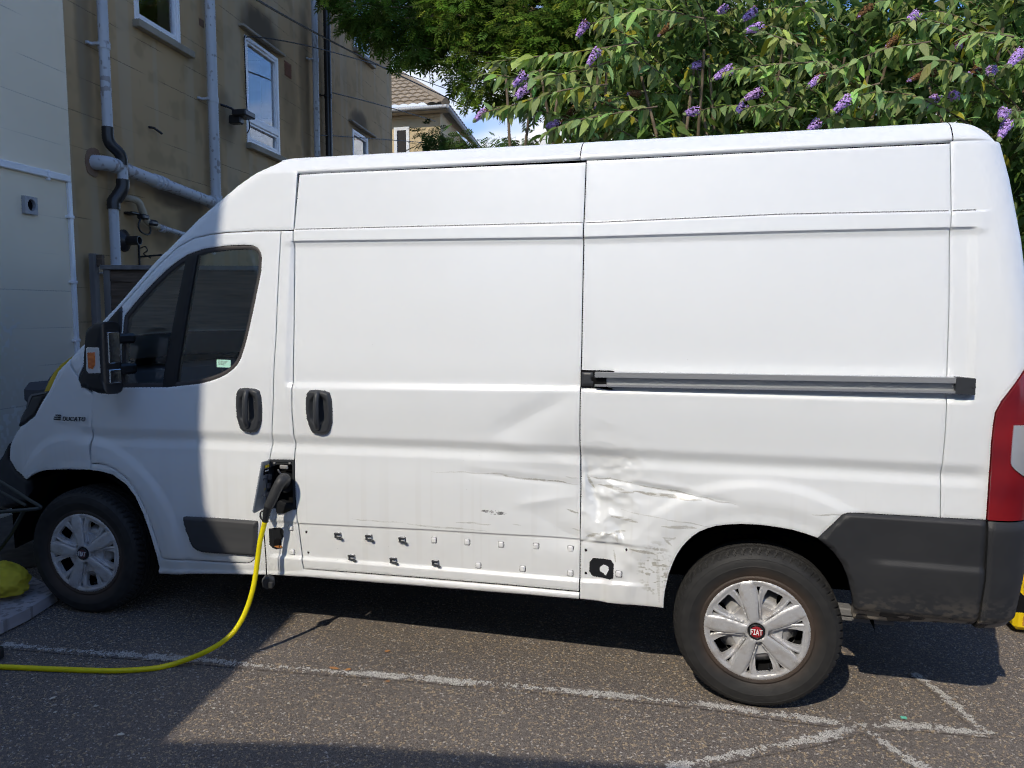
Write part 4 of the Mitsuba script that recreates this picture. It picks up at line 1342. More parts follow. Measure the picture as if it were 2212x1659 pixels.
tp = np.array([on_y([q[:2]], q[2])[0] for q in [(610, 1027, -.02), (603, 1019, -.04), (600.5, 1014, -.045)]])
add('release_button', tube(catmull(tp, 5), .004, 8), 'mat_clip_grey', PLUG, smooth=50)
cab = [(573.2, 1125, -.120), (571, 1132, -.121), (568.5, 1142, -.123), (562, 1168, -.130), (557, 1205, -.14), (552.5, 1239, -.15), (546, 1273, -.17), (536, 1307, -.19), (523, 1337, -.215), (507, 1362.6, -.24), (489, 1380, -.265), (468, 1395, -.29), (440, 1410, -.315), (406, 1424, -.33)]
cp = [on_y([q[:2]], q[2])[0] for q in cab]
gpt = on_ground([(365, 1437), (325, 1444.5), (244, 1449), (130, 1446), (60, 1443), (0, 1440.5), (-90, 1436), (-220, 1430)], .012)
cp = np.array(cp + list(gpt))
cp[:, 2] = np.maximum(cp[:, 2], ground_z(cp[:, 0]) + .012)
tag(add('charging_cable', tube(catmull(cp, 8), .0118, 14), 'mat_yellow_cable', smooth=True), 'thick yellow charging cable hanging from the plug and lying across the tarmac', 'cable')
# dangling socket cap on its cord
CAP = thing('socket_cap', 'grey socket cap dangling on a thin cord below the plug', 'cap')
c0 = on_y([(567, 1122), (571, 1160), (574, 1200), (576, 1242)], np.array([-.115, -.085, -.075, -.07]))
add('cord', tube(catmull(c0, 6), .0028, 8), 'mat_gun', CAP, smooth=True)
cc = on_y([(580, 1257)], -.07)[0]
hexa = lathe([(0, -.016), (.026, -.016), (.031, -.012), (.031, .012), (.026, .016), (0, .016)], 8, 'y')
hexa.apply_transform(trimesh.transformations.rotation_matrix(.55, [0, 0, 1]))
hexa.apply_transform(trimesh.transformations.rotation_matrix(.3, [0, 1, 0]))
hexa.apply_scale([1.0, 1.0, 1.12])
hexa.apply_translation(cc)
trimesh.repair.fix_normals(hexa)
add('cap_body', hexa, 'mat_handle', CAP)
lug = box(-.010, .010, -.006, .006, -.014, .014, .002)
lug.apply_translation(cc + [.022, -.016, -.008])
add('cap_lug', lug, 'mat_gun', CAP)
add('cord_loop', tube(on_y(np.c_[567 + 5 * np.cos(np.linspace(0, 6.28, 17)), 1113 + 9 * np.sin(np.linspace(0, 6.28, 17))], -.118), .004, 8, False), 'mat_gun', PLUG, smooth=True)

# scratches on the flank, surveyed from the photograph
for a, b, w, s in [((1190, 1016), (930, 1018), .0, 0), ((930, 1018), (1100, 1026), .004, .35), ((1050, 1023), (1248, 1050), .006, .75), ((1220, 1032), (1250, 1035), .004, .6), ((1222, 1102), (1249, 1111), .006, .8), ((760, 1122), (870, 1131), .004, .4), ((880, 1133), (1050, 1148), .006, .55), ((985, 1129), (1060, 1133), .006, .45), ((1105, 1133), (1125, 1134), .004, .3), ((1235, 1143), (1250, 1149), .004, .5),
                   ((1268, 1032), (1365, 1047), .005, .7), ((1367, 1049), (1500, 1070), .005, .75), ((1500, 1071), (1590, 1091), .004, .5), ((1290, 1050), (1368, 1066), .010, .7), ((1368, 1063), (1515, 1081), .011, .85), ((1320, 1118), (1378, 1127), .009, .7), ((1340, 1102), (1440, 1120), .003, .45), ((1440, 1121), (1530, 1138), .004, .5), ((1430, 1134), (1505, 1142), .010, .6), ((1432, 1161), (1461, 1163), .008, .35), ((1755, 1109), (1830, 1112), .005, .55),
                   ((1265, 1161), (1290, 1152), .010, .7), ((1290, 1153), (1315, 1157), .010, .75), ((1315, 1157), (1350, 1150), .010, .7), ((1330, 1150), (1334, 1172), .010, .6), ((1265, 1030), (1280, 1060), .010, .8), ((1358, 1185), (1420, 1197), .008, .8), ((1325, 1190), (1330, 1215), .006, .6), ((1420, 1195), (1424, 1300), .010, .45), ((1433, 1160), (1452, 1180), .006, .6), ((1436, 1168), (1460, 1160), .006, .5)]:
    if w > 0:
        q = S([a, b])
        SCRATCH.append((tuple(float(t) for t in q[0]), tuple(float(t) for t in q[1]), w, s))

# ------------------------------------------------------------------ the buildings on the left
EU = np.array([-.12533, .99211, 0.]); EN = np.array([.99211, .12533, 0.]); W0 = np.array([-1.91, 0, 0.])


def wall_at(px, off=0.0):
    d = rays(px)
    t = (off - (EYE - W0) @ EN) / (d @ EN)
    q = EYE + t[:, None] * d
    return np.c_[(q - W0) @ EU, q[:, 2]]


def wp(u, z, n):
    return W0 + np.multiply.outer(u, EU) + np.multiply.outer(n, EN) + np.multiply.outer(z, [0, 0, 1.0])


WM = np.eye(4); WM[:3, 0] = EU; WM[:3, 1] = EN; WM[:3, 3] = W0


def wbox(u0, u1, z0, z1, n0, n1, bevel=0.0):
    m = box(u0, u1, n0, n1, z0, z1, bevel)
    m.apply_transform(WM)
    if np.linalg.det(WM[:3, :3]) < 0:
        m.invert()
    return m


def wtube(pts, r, sides=14, sm=None):
    P = np.array([wp(*p) for p in pts])
    return tube(P if sm is None else catmull(P, sm), r, sides)


HOUSE = thing('rendered_house', 'tall brown rendered house wall with grey drainpipes and white framed windows, behind the van cab', 'house')
WIN = [(3.35, 4.14, 4.47, 5.75, None), (5.585, 6.535, 3.77, 5.09, 4.07), (9.47, 10.30, 3.60, 4.82, None), (9.62, 10.47, 6.24, 7.5, None)]
wallp = sbox(1.0, 11.86, -.2, 9.6)
for (a, b, c, d, t) in WIN:
    wallp = wallp.difference(sbox(a, b, c, d))
m = extrude(wallp, .25)                       # polygon (u, z), thickness
v = m.vertices.copy()
m.vertices = wp(v[:, 0], v[:, 1], v[:, 2] - .25)
trimesh.repair.fix_normals(m)
add('wall', m, 'mat_render', HOUSE)
m = wbox(2.0, 11.855, -.2, 9.6, -6.0, -5.8)
e = wbox(11.61, 11.859, -.2, 9.6, -5.8, -.251)
add('wall', [m, e], 'mat_render', HOUSE)
add('roof', wbox(1.0, 12.1, 9.6, 9.8, -6.2, .35), 'mat_house_roof', HOUSE)
for (a, b, c, d, tr) in WIN:
    w = number(HOUSE + '__window')
    t = .055
    bars = [wbox(a, a + t, c, d, -.07, .012, .006), wbox(b - t, b, c, d, -.07, .0122, .006), wbox(a + t, b - t, c, c + t, -.07, .0115, .006), wbox(a + t, b - t, d - t, d, -.07, .0117, .006)]
    if tr:
        bars.append(wbox(a + t, b - t, tr - .035, tr + .035, -.07, .016, .006))
        bars.append(wbox(a + .25, a + .62, d - .05, d - .025, .012, .024, .003))
    scene[w] = mikit.ply(trimesh.util.concatenate(bars), 'mat_upvc')
    cells = [(c + t, d - t)] if not tr else [(c + t, tr - .035), (tr + .035, d - t)]
    for (z0, z1) in cells:
        t2 = .028
        z0 += .002; z1 -= .002
        a2, b2 = a + t + .002, b - t - .002
        add('frame', [wbox(a2, a2 + t2, z0, z1, -.05, .003, .004), wbox(b2 - t2, b2, z0, z1, -.05, .003, .004), wbox(a2 + t2, b2 - t2, z0, z0 + t2, -.05, .0028, .004), wbox(a2 + t2, b2 - t2, z1 - t2, z1, -.05, .0028, .004)], 'mat_upvc', w)
        q = np.array([wp(a2, z0, -.03), wp(b2, z0, -.03), wp(b2, z1, -.03), wp(a2, z1, -.03)])
        add('pane', trimesh.Trimesh(q, [[0, 1, 2], [0, 2, 3]], process=False), 'mat_house_glass', w)
    add('room', wbox(a - .02, b + .02, c - .02, d + .02, -.9, -.75), 'mat_curtain', w)
    add('sill', wbox(a - .03, b + .17, c - .075, c - .002, -.05, .075, .006), 'mat_sill', w)
    if d < 7 and c > 3.7 and tr:
        add('drip_hood', wbox(a - .14, b + .12, d + .05, d + .085, -.02, .07, .006), 'mat_sill', w)
add('drip_hood', wbox(9.30, 10.62, 4.90, 4.935, -.02, .07, .006), 'mat_sill', HOUSE + '__window_002')


def drain(u, z0, z1, r, name='drainpipe', mat='mat_pipe', n=.10, joints=()):
    k = number(HOUSE + '__' + name)
    scene[k] = mikit.ply(wtube([(u, z0, n), (u, (z0 + z1) / 2, n), (u, z1, n)], r, 20), mat, smooth=50)
    for z in joints:
        add('collar', wtube([(u, z - .03, n), (u, z + .03, n)], r + .008, 20), mat, k, smooth=50)
        add('bracket', [wbox(u - r - .07, u - r - .01, z - .012, z + .012, .0, .03, .003), wbox(u - r - .03, u - r, z - .012, z + .012, .0, n, .003)], mat, k)
    return k


# left stack: grey pipe, black double bend, grey stub, black knuckle, grey pipe again
drain(2.735, 3.30, 9.4, .045, joints=(4.02, 6.0))
BEND = wtube([(2.735, 3.31, .10), (2.735, 3.22, .10), (2.75, 3.16, .11), (2.81, 3.10, .145), (2.835, 3.05, .155), (2.84, 2.99, .155)], .051, 18, 6)
add('pipe_bend', BEND, 'mat_pipe_black', HOUSE, smooth=50)
add('pipe_stub', wtube([(2.84, 3.0, .155), (2.84, 2.83, .155)], .047, 18), 'mat_pipe', HOUSE, smooth=50)
add('pipe_bend', wtube([(2.84, 2.86, .155), (2.835, 2.78, .15), (2.80, 2.70, .12), (2.775, 2.65, .10), (2.77, 2.58, .10)], [.058] * 25, 18, 6), 'mat_pipe_black', HOUSE, smooth=50)
drain(2.765, 2.04, 2.60, .044)
add('pipe_shoe', wbox(2.62, 2.80, 1.985, 2.005, .02, .13, .004), 'mat_upvc', HOUSE)
# the fat soil pipe sloping to the second stack
add('soil_pipe', wtube([(2.655, 2.985, -.02), (2.665, 2.983, .05), (2.70, 2.98, .11), (2.77, 2.975, .13)], .066, 22, 8), 'mat_pipe', HOUSE, smooth=50)
add('soil_pipe', wtube([(2.765, 2.975, .13), (2.93, 2.965, .13)], .065, 22), 'mat_pipe', HOUSE, smooth=50)
sp = number(HOUSE + '__soil_pipe')
scene[sp] = mikit.ply(wtube([(2.93, 2.965, .13), (4.66, 2.86, .13)], .058, 22), 'mat_pipe', smooth=50)
for k in range(3):
    u = 3.36 + .075 * k
    add('collar', wtube([(u, 2.94 - .004 * k, .13), (u + .05, 2.936 - .004 * k, .13)], .066 + .003 * (k % 2), 22), 'mat_pipe', sp, smooth=50)
add('collar', wtube([(4.44, 2.875, .13), (4.54, 2.868, .13)], .078, 22), 'mat_pipe', sp, smooth=50)
ang = np.linspace(0, 2 * np.pi, 26)[:-1]
rad = .085 + .05 * meshkit.noise(np.stack([np.cos(ang) * 2, np.sin(ang) * 2, ang * 0], -1), 3)
pm = Polygon(np.c_[2.645 + rad * .85 * np.cos(ang), 2.985 + rad * 1.4 * np.sin(ang)])
m = extrude(pm, .012); v = m.vertices.copy(); m.vertices = wp(v[:, 0], v[:, 1], v[:, 2] - .004); trimesh.repair.fix_normals(m)
add('mortar_patch', m, 'mat_mortar', HOUSE)
drain(4.565, 2.86, 9.4, .056, joints=(4.02, 6.4), n=.12)
add('pipe_collar', wtube([(4.565, 2.88, .12), (4.565, 2.96, .12)], .068, 20), 'mat_pipe', HOUSE, smooth=50)
drain(7.63, 2.6, 9.4, .045, joints=(5.40, 7.6))
drain(8.12, 2.2, 9.4, .055, 'drainpipe', 'mat_pipe_black', joints=(5.0, 7.0))
# small waste pipe with its swan neck
add('waste_pipe', wtube([(3.03, 2.72, -.01), (3.06, 2.72, .07), (3.14, 2.70, .10), (3.20, 2.62, .10), (3.26, 2.54, .10), (3.36, 2.50, .10), (3.44, 2.50, .10)], .034, 16, 6), 'mat_pipe_cream', HOUSE, smooth=50)
add('waste_pipe', wtube([(3.42, 2.50, .10), (4.7, 2.40, .10)], .026, 14), 'mat_pipe', HOUSE, smooth=50)
for u in (3.50, 3.95):
    add('pipe_clip', wtube([(u, 2.496 - .08 * (u - 3.4), .10), (u + .05, 2.49 - .08 * (u - 3.4), .10)], .038, 14), 'mat_pipe', HOUSE, smooth=50)
add('overflow_pipe', wtube([(4.22, 2.33, .0), (4.24, 2.33, .14), (4.42, 2.30, .16)], .016, 10), 'mat_upvc', HOUSE, smooth=50)
# camera-like sensor with a loop of cable, flue terminal, floodlight, hook, vents
fx = number(HOUSE + '__wall_sensor')
scene[fx] = mikit.ply(trimesh.util.concatenate([wbox(3.05, 3.17, 2.575, 2.60, .0, .10, .008), wbox(3.16, 3.26, 2.54, 2.59, .06, .14, .012), wbox(3.26, 3.40, 2.49, 2.55, .08, .15, .02)]), 'mat_pipe_black')
add('cable_loop', wtube([(3.18, 2.56, .10), (3.13, 2.48, .10), (3.16, 2.42, .10), (3.27, 2.40, .10), (3.32, 2.44, .10), (3.30, 2.52, .10)], .009, 8, 8), 'mat_cable_black', fx, smooth=50)
q = wall_at([(275, 521)])[0]
fl = number(HOUSE + '__flue')
m = lathe([(0, .03), (.10, .03), (.125, .0), (.06, .05), (.055, .10)], 24, 'z')
prof = [(0, .0), (.105, .0), (.105, .012), (.075, .03), (.045, .05), (.043, .17), (.035, .17), (.03, .12), (0, .12)]
m = lathe(prof, 24, 'z'); vv = m.vertices.copy(); m.vertices = wp(q[0] - .06 + vv[:, 0], q[1] + vv[:, 1], vv[:, 2]); trimesh.repair.fix_normals(m)
scene[fl] = mikit.ply(m, 'mat_pipe_black', smooth=40)
q = wall_at([(488, 250)])[0]
fd = number(HOUSE + '__floodlight')
scene[fd] = mikit.ply(trimesh.util.concatenate([wbox(q[0] - .10, q[0] + .16, q[1] - .02, q[1] + .05, .12, .30, .012), wbox(q[0] - .04, q[0] + .06, q[1] - .10, q[1] - .0, .05, .20, .012)]), 'mat_pipe_black')
add('arm', wtube([(q[0] - .12, q[1] + .10, 0), (q[0] - .06, q[1] + .07, .10), (q[0], q[1] + .02, .16)], .014, 8), 'mat_pipe_black', fd)
q = wall_at([(333, 285)])[0]
add('pipe_hook', wtube([(q[0] - .09, q[1] + .03, -.01), (q[0] - .08, q[1] + .02, .05), (q[0] + .04, q[1] - .01, .06)], .012, 8), 'mat_pipe_black', HOUSE)
q = wall_at([(435, 50)])[0]
add('wall_hole', wbox(q[0] - .05, q[0] + .05, q[1] - .04, q[1] + .04, .0005, .003), 'mat_mortar', HOUSE)
q = wall_at([(621.5, 151)])[0]
ab = number(HOUSE + '__air_brick')
scene[ab] = mikit.ply(wbox(q[0] - .11, q[0] + .11, q[1] - .10, q[1] + .10, -.02, .006), 'mat_terracotta')
for k in range(5):
    add('slat', wbox(q[0] - .09, q[0] + .09, q[1] - .085 + .036 * k, q[1] - .063 + .036 * k, .006, .016, .003), 'mat_terracotta', ab)
# hose bracket with a yellow rope near the fence
q = wall_at([(297, 555)])[0]
hk = number(HOUSE + '__basket_bracket')
scene[hk] = mikit.ply(trimesh.util.concatenate([wtube([(q[0], q[1] + .12, .02), (q[0], q[1] - .20, .02)], .010, 8), wtube([(q[0], q[1] + .0, .02), (q[0] + .02, q[1] + .02, .25)], .009, 8), wtube([(q[0], q[1] + .08, .02), (q[0] + .01, q[1] + .10, .08), (q[0] + .01, q[1] + .06, .10), (q[0] + .01, q[1] + .03, .06), (q[0], q[1] - .01, .14)], .006, 8, 5)]), 'mat_cable_black')
rope = []
q = wall_at([(319, 570)])[0]
for k in range(3):
    a = np.linspace(0, 5.6, 16) + k * .7
    rope.append(tube(np.array([wp(q[0] + .05 * k + (.05 + .015 * k) * math.cos(t), q[1] + .09 * math.sin(t), .22 + .012 * k) for t in a]), .016, 8))
tag(add('rope_coil', rope, 'mat_yellow_plastic', smooth=50), 'coil of yellow rope hanging on a wall bracket above the fence', 'rope')

CREAM = thing('cream_building', 'pale cream painted block wall at the left with white trunking and a square vent', 'building')
q = wall_at([(150, 300)], .055)
UC = q[0, 0]
add('wall', wbox(-3.8, UC, -.2, 9.9, -5.0, .055), 'mat_cream', CREAM)
tz = 2.768
add('cable_trunking', wbox(-1.5, UC - .045, tz - .028, tz + .028, .055, .085, .004), 'mat_upvc', CREAM)
add('cable_trunking', wbox(UC - .075, UC - .035, .6, tz - .03, .055, .084, .004), 'mat_upvc', CREAM)
for z in (2.45, 1.9, 1.4):
    add('trunking_clip', wbox(UC - .10, UC - .028, z - .012, z + .012, .055, .090, .003), 'mat_upvc', CREAM)
add('trunking_clip', wbox(1.98, 2.00, tz - .05, tz + .033, .055, .09, .003), 'mat_upvc', CREAM)
q0 = wall_at([(49, 422), (79, 465)], .07)
vc = q0.mean(0); hw, hh = abs(q0[1] - q0[0]) / 2
vent = Polygon([(-hw, -hh), (hw, -hh), (hw, hh), (-hw, hh)]).difference(shapely.affinity.scale(Point(.004, .002).buffer(.042, 24), 1, 1.1))
m = extrude(vent, .03); v = m.vertices.copy(); m.vertices = wp(vc[0] + v[:, 0], vc[1] + v[:, 1], .056 + v[:, 2]); trimesh.repair.fix_normals(m)
vk = add('vent', m, 'mat_grey_plastic', CREAM)
add('vent_throat', wbox(vc[0] - .05, vc[0] + .05, vc[1] - .05, vc[1] + .05, .056, .0575), 'mat_dark', vk)

# ---- the houses behind the photographer, whose shadow lies over the van's front and the near tarmac
B = thing('neighbour_house', 'gable end of the house behind the photographer', 'house')
gab = Polygon([(-7.0, -.2), (.48, -.2), (.48, 3.06), (.03, 4.17), (-.235, 4.61), (-.262, 5.1), (-.20, 6.0), (-.15, 9.5), (-7.0, 9.5)])
m = extrude(gab, .30)
v = m.vertices.copy(); m.vertices = np.c_[v[:, 0], -4.2 - v[:, 2], v[:, 1]]; trimesh.repair.fix_normals(m)
add('wall', m, 'mat_block', B)
low = Polygon([(.48, -.2), (12, -.2), (12, 4.8), (2.18, 3.38), (1.03, 3.20), (.72, 3.12), (.48, 3.06)])
m = extrude(low, .25)
v = m.vertices.copy(); m.vertices = np.c_[v[:, 0], -4.2 - v[:, 2], v[:, 1]]; trimesh.repair.fix_normals(m)
add('wall', m, 'mat_block', B)

# ---- fence of wavy overlapping boards between the wall and the yard
FA = wp(2.52, 0.0, .10)
FD = np.array([math.sin(math.radians(72)), math.cos(math.radians(72)), 0])
FNn = np.array([-FD[1], FD[0], 0]) * -1.0       # towards the camera
FM = np.eye(4); FM[:3, 0] = FD; FM[:3, 1] = -FNn; FM[:3, 3] = FA


def fbox(s0, s1, z0, z1, n0, n1, bevel=0.0):
    m = box(s0, s1, n0, n1, z0, z1, bevel)
    m.apply_transform(FM)
    return m


for pnl in range(2):
    FEN = thing('wooden_fence', 'dark brown panel fence of wavy overlapping boards beside the drainpipe, left of the cab' if pnl == 0 else 'second dark panel fence behind the cab, further from the wall', 'fence')
    s0 = .05 + 1.95 * pnl
    if pnl:
        add('post', fbox(s0 - .10, s0 - .005, 0, 2.10, -.05, .05, .004), 'mat_wood_grey', FEN)
    add('frame', fbox(s0, s0 + .055, .2, 2.02, -.03, .02, .004), 'mat_wood_grey', FEN)
    add('frame', fbox(s0 + 1.78, s0 + 1.835, .2, 2.02, -.03, .02, .004), 'mat_wood_grey', FEN)
    add('rail', fbox(s0 - .02, s0 + 1.84, 2.02, 2.06, -.045, .03, .004), 'mat_wood_grey', FEN)
    nb = 16
    for k in range(nb):
        z0 = .22 + k * (1.80 / nb)
        xs_ = np.linspace(s0 + .055, s0 + 1.78, 22)
        wob = .012 * (meshkit.noise(np.c_[xs_ * 5, xs_ * 0 + k * 3.3, xs_ * 0], 4) - .5) * 2
        hgt = 1.80 / nb + .025
        v = []
        for (dz, dn) in ((0, -.022), (hgt, -.002), (hgt, .006), (0, -.012)):
            v.append(np.c_[xs_, np.full(22, dn), z0 + dz + (wob if dz == 0 else wob * .3)])
        v = np.vstack(v); f = []
        for a, b in ((0, 1), (1, 2), (2, 3), (3, 0)):
            i = np.arange(21)
            f += [np.stack([a * 22 + i, a * 22 + i + 1, b * 22 + i + 1], 1), np.stack([a * 22 + i, b * 22 + i + 1, b * 22 + i], 1)]
        m = trimesh.Trimesh(v, np.vstack(f), process=False)
        m.apply_transform(FM)
        add('board', m, 'mat_wood', FEN)
p_ = thing('fence_post', 'tall grey weathered post against the cream wall edge, at the end of the fence', 'post')
add('shaft', fbox(-.055, -.008, 0, 2.16, -.06, .03, .004), 'mat_wood_grey', p_)
add('shaft', fbox(-.008, .045, 2.05, 2.15, -.02, .03, .004), 'mat_wood', p_)

# ---- overhead cables
def far_pt(px, y):
    return on_y([px], y)[0]


def wire(pts, r, label, group=None):
    P = np.array(pts)
    t = np.linspace(0, 1, 40)[:, None]
    # sagging span between two fixings through a measured middle
    A, Bm, C = P
    q = A * (1 - t) * (1 - 2 * t) + Bm * 4 * t * (1 - t) + C * t * (2 * t - 1)
    tag(add('overhead_cable', tube(q, r, 7), 'mat_cable_black', smooth=True), label, 'cable')


W_ = lambda px, off: wp(*wall_at([px], off)[0], off)
wire([far_pt((520, -22), 2.6), far_pt((800, 132), 7.5), far_pt((1040, 245), 13.0)], .011, 'thicker overhead cable slanting down to the right across the brown house')
wire([W_((531, 80), .06), far_pt((745, 120), 8.0), far_pt((975, 196), 13.5)], .008, 'thin overhead cable running from the tall window corner to the right')
wire([W_((716, 200), .12), far_pt((840, 232), 10.5), far_pt((940, 262), 14.0)], .009, 'overhead cable leaving the black drainpipe halfway up')
wire([W_((690, 292), .10), far_pt((800, 299), 10.0), far_pt((925, 309), 14.0)], .008, 'lowest overhead cable, just above the van roof')
k = add('window_cable', wtube([(5.56, 5.07, .03), (5.53, 4.98, .03), (5.56, 4.6, .02), (5.57, 4.2, .02), (5.61, 3.98, .03), (5.55, 3.88, .03)], .007, 6, 8), 'mat_cable_black', HOUSE, smooth=True)

# ---- far house with a tiled hip roof
FH = thing('distant_house', 'sunlit yellowish house with a brown tiled hip roof in the gap beside the brown wall', 'house')
YF = 17.5
ca, cb = far_pt((951, 240), YF), far_pt((760, 238), YF)
zc_ = ca[2]
xr0, xl0 = ca[0], ca[0] - 9
dpt = np.array([-.155, 1.0]); dpt /= np.linalg.norm(dpt)
base = Polygon([(xl0, YF), (xr0, YF), (xr0 + dpt[0] * 8, YF + dpt[1] * 8), (xl0, YF + 8)])
wn = far_pt((852, 276), YF), far_pt((885, 340), YF)
m = extrude(base, zc_ + .1); m.apply_translation((0, 0, -.1))
add('wall', m, 'mat_far_wall', FH)
add('band', box(xl0, xr0 + .02, YF - .03, YF - .002, wn[0][2] + .22, wn[0][2] + .30), 'mat_far_wall', FH)
w = number(FH + '__window')
x0, x1, z1, z0 = wn[0][0], wn[1][0], wn[0][2], wn[0][2] - 1.6
scene[w] = mikit.ply(trimesh.util.concatenate([box(x0, x0 + .09, YF - .04, YF + .0, z0, z1), box(x1 - .09, x1, YF - .04, YF, z0, z1), box(x0 + .09, x1 - .09, YF - .04, YF - .001, z1 - .09, z1), box(x0 + .09, x1 - .09, YF - .04, YF - .001, z0, z0 + .09)]), 'mat_upvc')
add('pane', box(x0 + .09, x1 - .09, YF - .02, YF - .003, z0 + .09, z1 - .09), 'mat_headlamp', w)
ez = zc_ + .08
ov = .35
e0_, e1_ = np.array([xl0, YF - ov, ez]), np.array([xr0 + .30, YF - ov, ez])
e2_ = np.array([xr0 + .30 + dpt[0] * 8, YF - ov + dpt[1] * 8, ez])
apex = np.array([xr0 - 2.3, YF + 2.6, ez + 1.75]); apl = np.array([xl0, YF + 2.6, ez + 1.75]); apb = apex + np.array([dpt[0] * 3, dpt[1] * 3, 0])


def tiles(a, b, c, d, rows, rolls):
    """a pantiled slope from the eaves a-b up to d-c; corrugated courses that step over one another"""
    n = rolls * 6
    s = np.linspace(0, 1, n + 1)
    nrm = np.cross(b - a, d - a); nrm /= np.linalg.norm(nrm)
    if nrm[2] < 0:
        nrm = -nrm
    V, F, at = [], [], 0
    for r in range(rows):
        for (t, lift) in ((r / rows, .055), ((r + 1.0) / rows, .012)):
            P = (a + (d - a) * t)[None] * (1 - s)[:, None] + (b + (c - b) * t)[None] * s[:, None]
            wv = .035 * np.abs(np.sin(np.pi * s * rolls))
            V.append(P + nrm * (lift + wv)[:, None])
        i = np.arange(n)
        F += [np.stack([at + i, at + i + 1, at + n + 2 + i], 1), np.stack([at + i, at + n + 2 + i, at + n + 1 + i], 1)]
        if r:
            F += [np.stack([at - n - 1 + i, at - n + i, at + i + 1], 1), np.stack([at - n - 1 + i, at + i + 1, at + i], 1)]
        at += 2 * (n + 1)
    return trimesh.Trimesh(np.vstack(V), np.vstack(F), process=False)


rf = add('roof', [tiles(e0_, e1_, apex, apl, 9, 34), tiles(e1_, e2_, apb, apex, 9, 26)], 'mat_tile', FH, smooth=35)
add('ridge', tube(np.array([e1_ + [0, 0, .06], apex + [0, 0, .06]]), .12, 8), 'mat_tile', rf)
add('ridge', tube(np.array([apl + [0, 0, .06], apex + [0, 0, .06]]), .12, 8), 'mat_tile', rf)
add('gutter', [tube(np.array([e0_ + [0, -.04, -.06], e1_ + [0.04, -.04, -.06]]), .055, 8), tube(np.array([e1_ + [.04, -.04, -.06], e2_ + [.04, 0, -.06]]), .055, 8)], 'mat_pipe', FH, smooth=50)
add('soffit', box(xl0, xr0 + .28, YF - ov, YF, ez - .14, ez - .05), 'mat_sill', FH)

# ---- clutter at the lower left and right
TR = thing('metal_trolley', 'dark metal tube trolley frame poking in at the left edge beside the front wheel', 'trolley')
yT = -.02
tp = lambda *q: np.array([on_y([a], b)[0] for a, b in q])
add('handle_loop', tube(catmull(tp(((-70, 1000), .12), ((0, 1040), .05), ((60, 1078), -.02), ((84, 1092), -.05), ((86, 1097), -.05), ((60, 1101), -.08), ((0, 1106), -.14), ((-70, 1114), -.2)), 6), .010, 10), 'mat_dark_metal', TR, smooth=True)
add('bar', tube(tp(((-60, 1030), .05), ((57, 1092), -.03)), .009, 10), 'mat_dark_metal', TR, smooth=True)
add('leg', tube(tp(((52, 1103), -.06), ((26, 1150), -.03), ((-10, 1200), -.0)), .011, 10), 'mat_dark_metal', TR, smooth=True)
g0 = on_ground([(-8, 1300)], .10)[0]
m = trimesh.creation.icosphere(subdivisions=4, radius=1.0)
nv = meshkit.fbm(m.vertices * 2.2 + 5, 4, 3)
m.vertices = m.vertices * (0.75 + .55 * nv)[:, None] * [.13, .12, .10]
m.vertices[:, 2] = np.maximum(m.vertices[:, 2], -.055)
m.apply_translation(g0 + [-.10, .12, .055])
tag(add('yellow_sack', m, 'mat_yellow_cloth', smooth=True), 'crumpled yellow cloth sack lying on the concrete slab at the left edge', 'sack')
m = ico(on_ground([(-3, 1400)], .05)[0], .035, 2)
tag(add('rubber_foot', lathe([(0, .06), (.025, .055), (.03, .035), (.028, .01), (0, 0)], 20, 'z', on_ground([(-6, 1425)], .0)[0]), 'mat_black_plastic', smooth=40), 'small black rubber foot at the left edge above the yellow cable', 'rubber foot')
# yellow plastic kerb ramp behind the van's rear bumper
RP = thing('yellow_ramp', 'bright yellow slotted plastic ramp standing behind the rear bumper', 'ramp')
rg = on_ground([(2188, 1372)])[0]
rx, ry = rg[0], rg[1] - .28
add('ramp_body', [box(rx, rx + .5, ry + .28, ry + .62, .02, .18, .02), box(rx + .03, rx + .5, ry + .32, ry + .60, .18, .30, .02), box(rx + .05, rx + .5, ry + .36, ry + .58, .30, .38, .02)], 'mat_yellow_plastic', RP)
for k in range(4):
    add('slot', box(rx + .04 + .1 * k, rx + .09 + .1 * k, ry + .277, ry + .282, .05, .10), 'mat_orange_rust', RP)

# fallen leaves and litter
def leaf_mesh(L, w):
    t = np.linspace(0, 1, 7)
    ww = w * np.sin(np.pi * t) ** .8
    z = .25 * L * (t - .5) ** 2
    v = np.vstack([np.c_[L * t, ww * 0, z], np.c_[L * t, ww, z + .4 * ww], np.c_[L * t, -ww, z + .3 * ww]])
    f = []
    for i in range(6):
        f += [[i, i + 1, 8 + i], [i, 8 + i, 7 + i], [i + 1, i, 14 + i], [i + 1, 14 + i, 15 + i]]
    return trimesh.Trimesh(v, f, process=False)


scene['mat_dry_leaf'] = two(principled(lambda p, n, uv: mix((0.46, 0.20, 0.06), (0.30, 0.15, 0.07), noise(p.x * 60, p.y * 60, 1.0)), 0.75))
scene['mat_pale_litter'] = two(principled((0.50, 0.48, 0.42), 0.8))
scene['mat_green_litter'] = two(principled((0.16, 0.55, 0.40), 0.6))
DL = [((732, 1447), .055, .012, 3.0, 'curled orange leaf on the worn white line below the van'), ((746, 1449), .03, .010, 1.0, 'small orange leaf scrap touching the curled one'), ((831, 1409), .030, .010, .9, 'small orange leaf on the tarmac between the line and the sill shadow'), ((832, 1472), .022, .007, .2, 'tiny orange leaf fragment just below the white line')]
for (px, L, w, a, lab) in DL:
    m = leaf_mesh(L, w)
    m.apply_transform(trimesh.transformations.rotation_matrix(a, [0, 0, 1]))
    m.apply_translation(on_ground([px], .006)[0])
    tag(add('dry_leaf', m, 'mat_dry_leaf', smooth=True), lab, 'leaf', None)
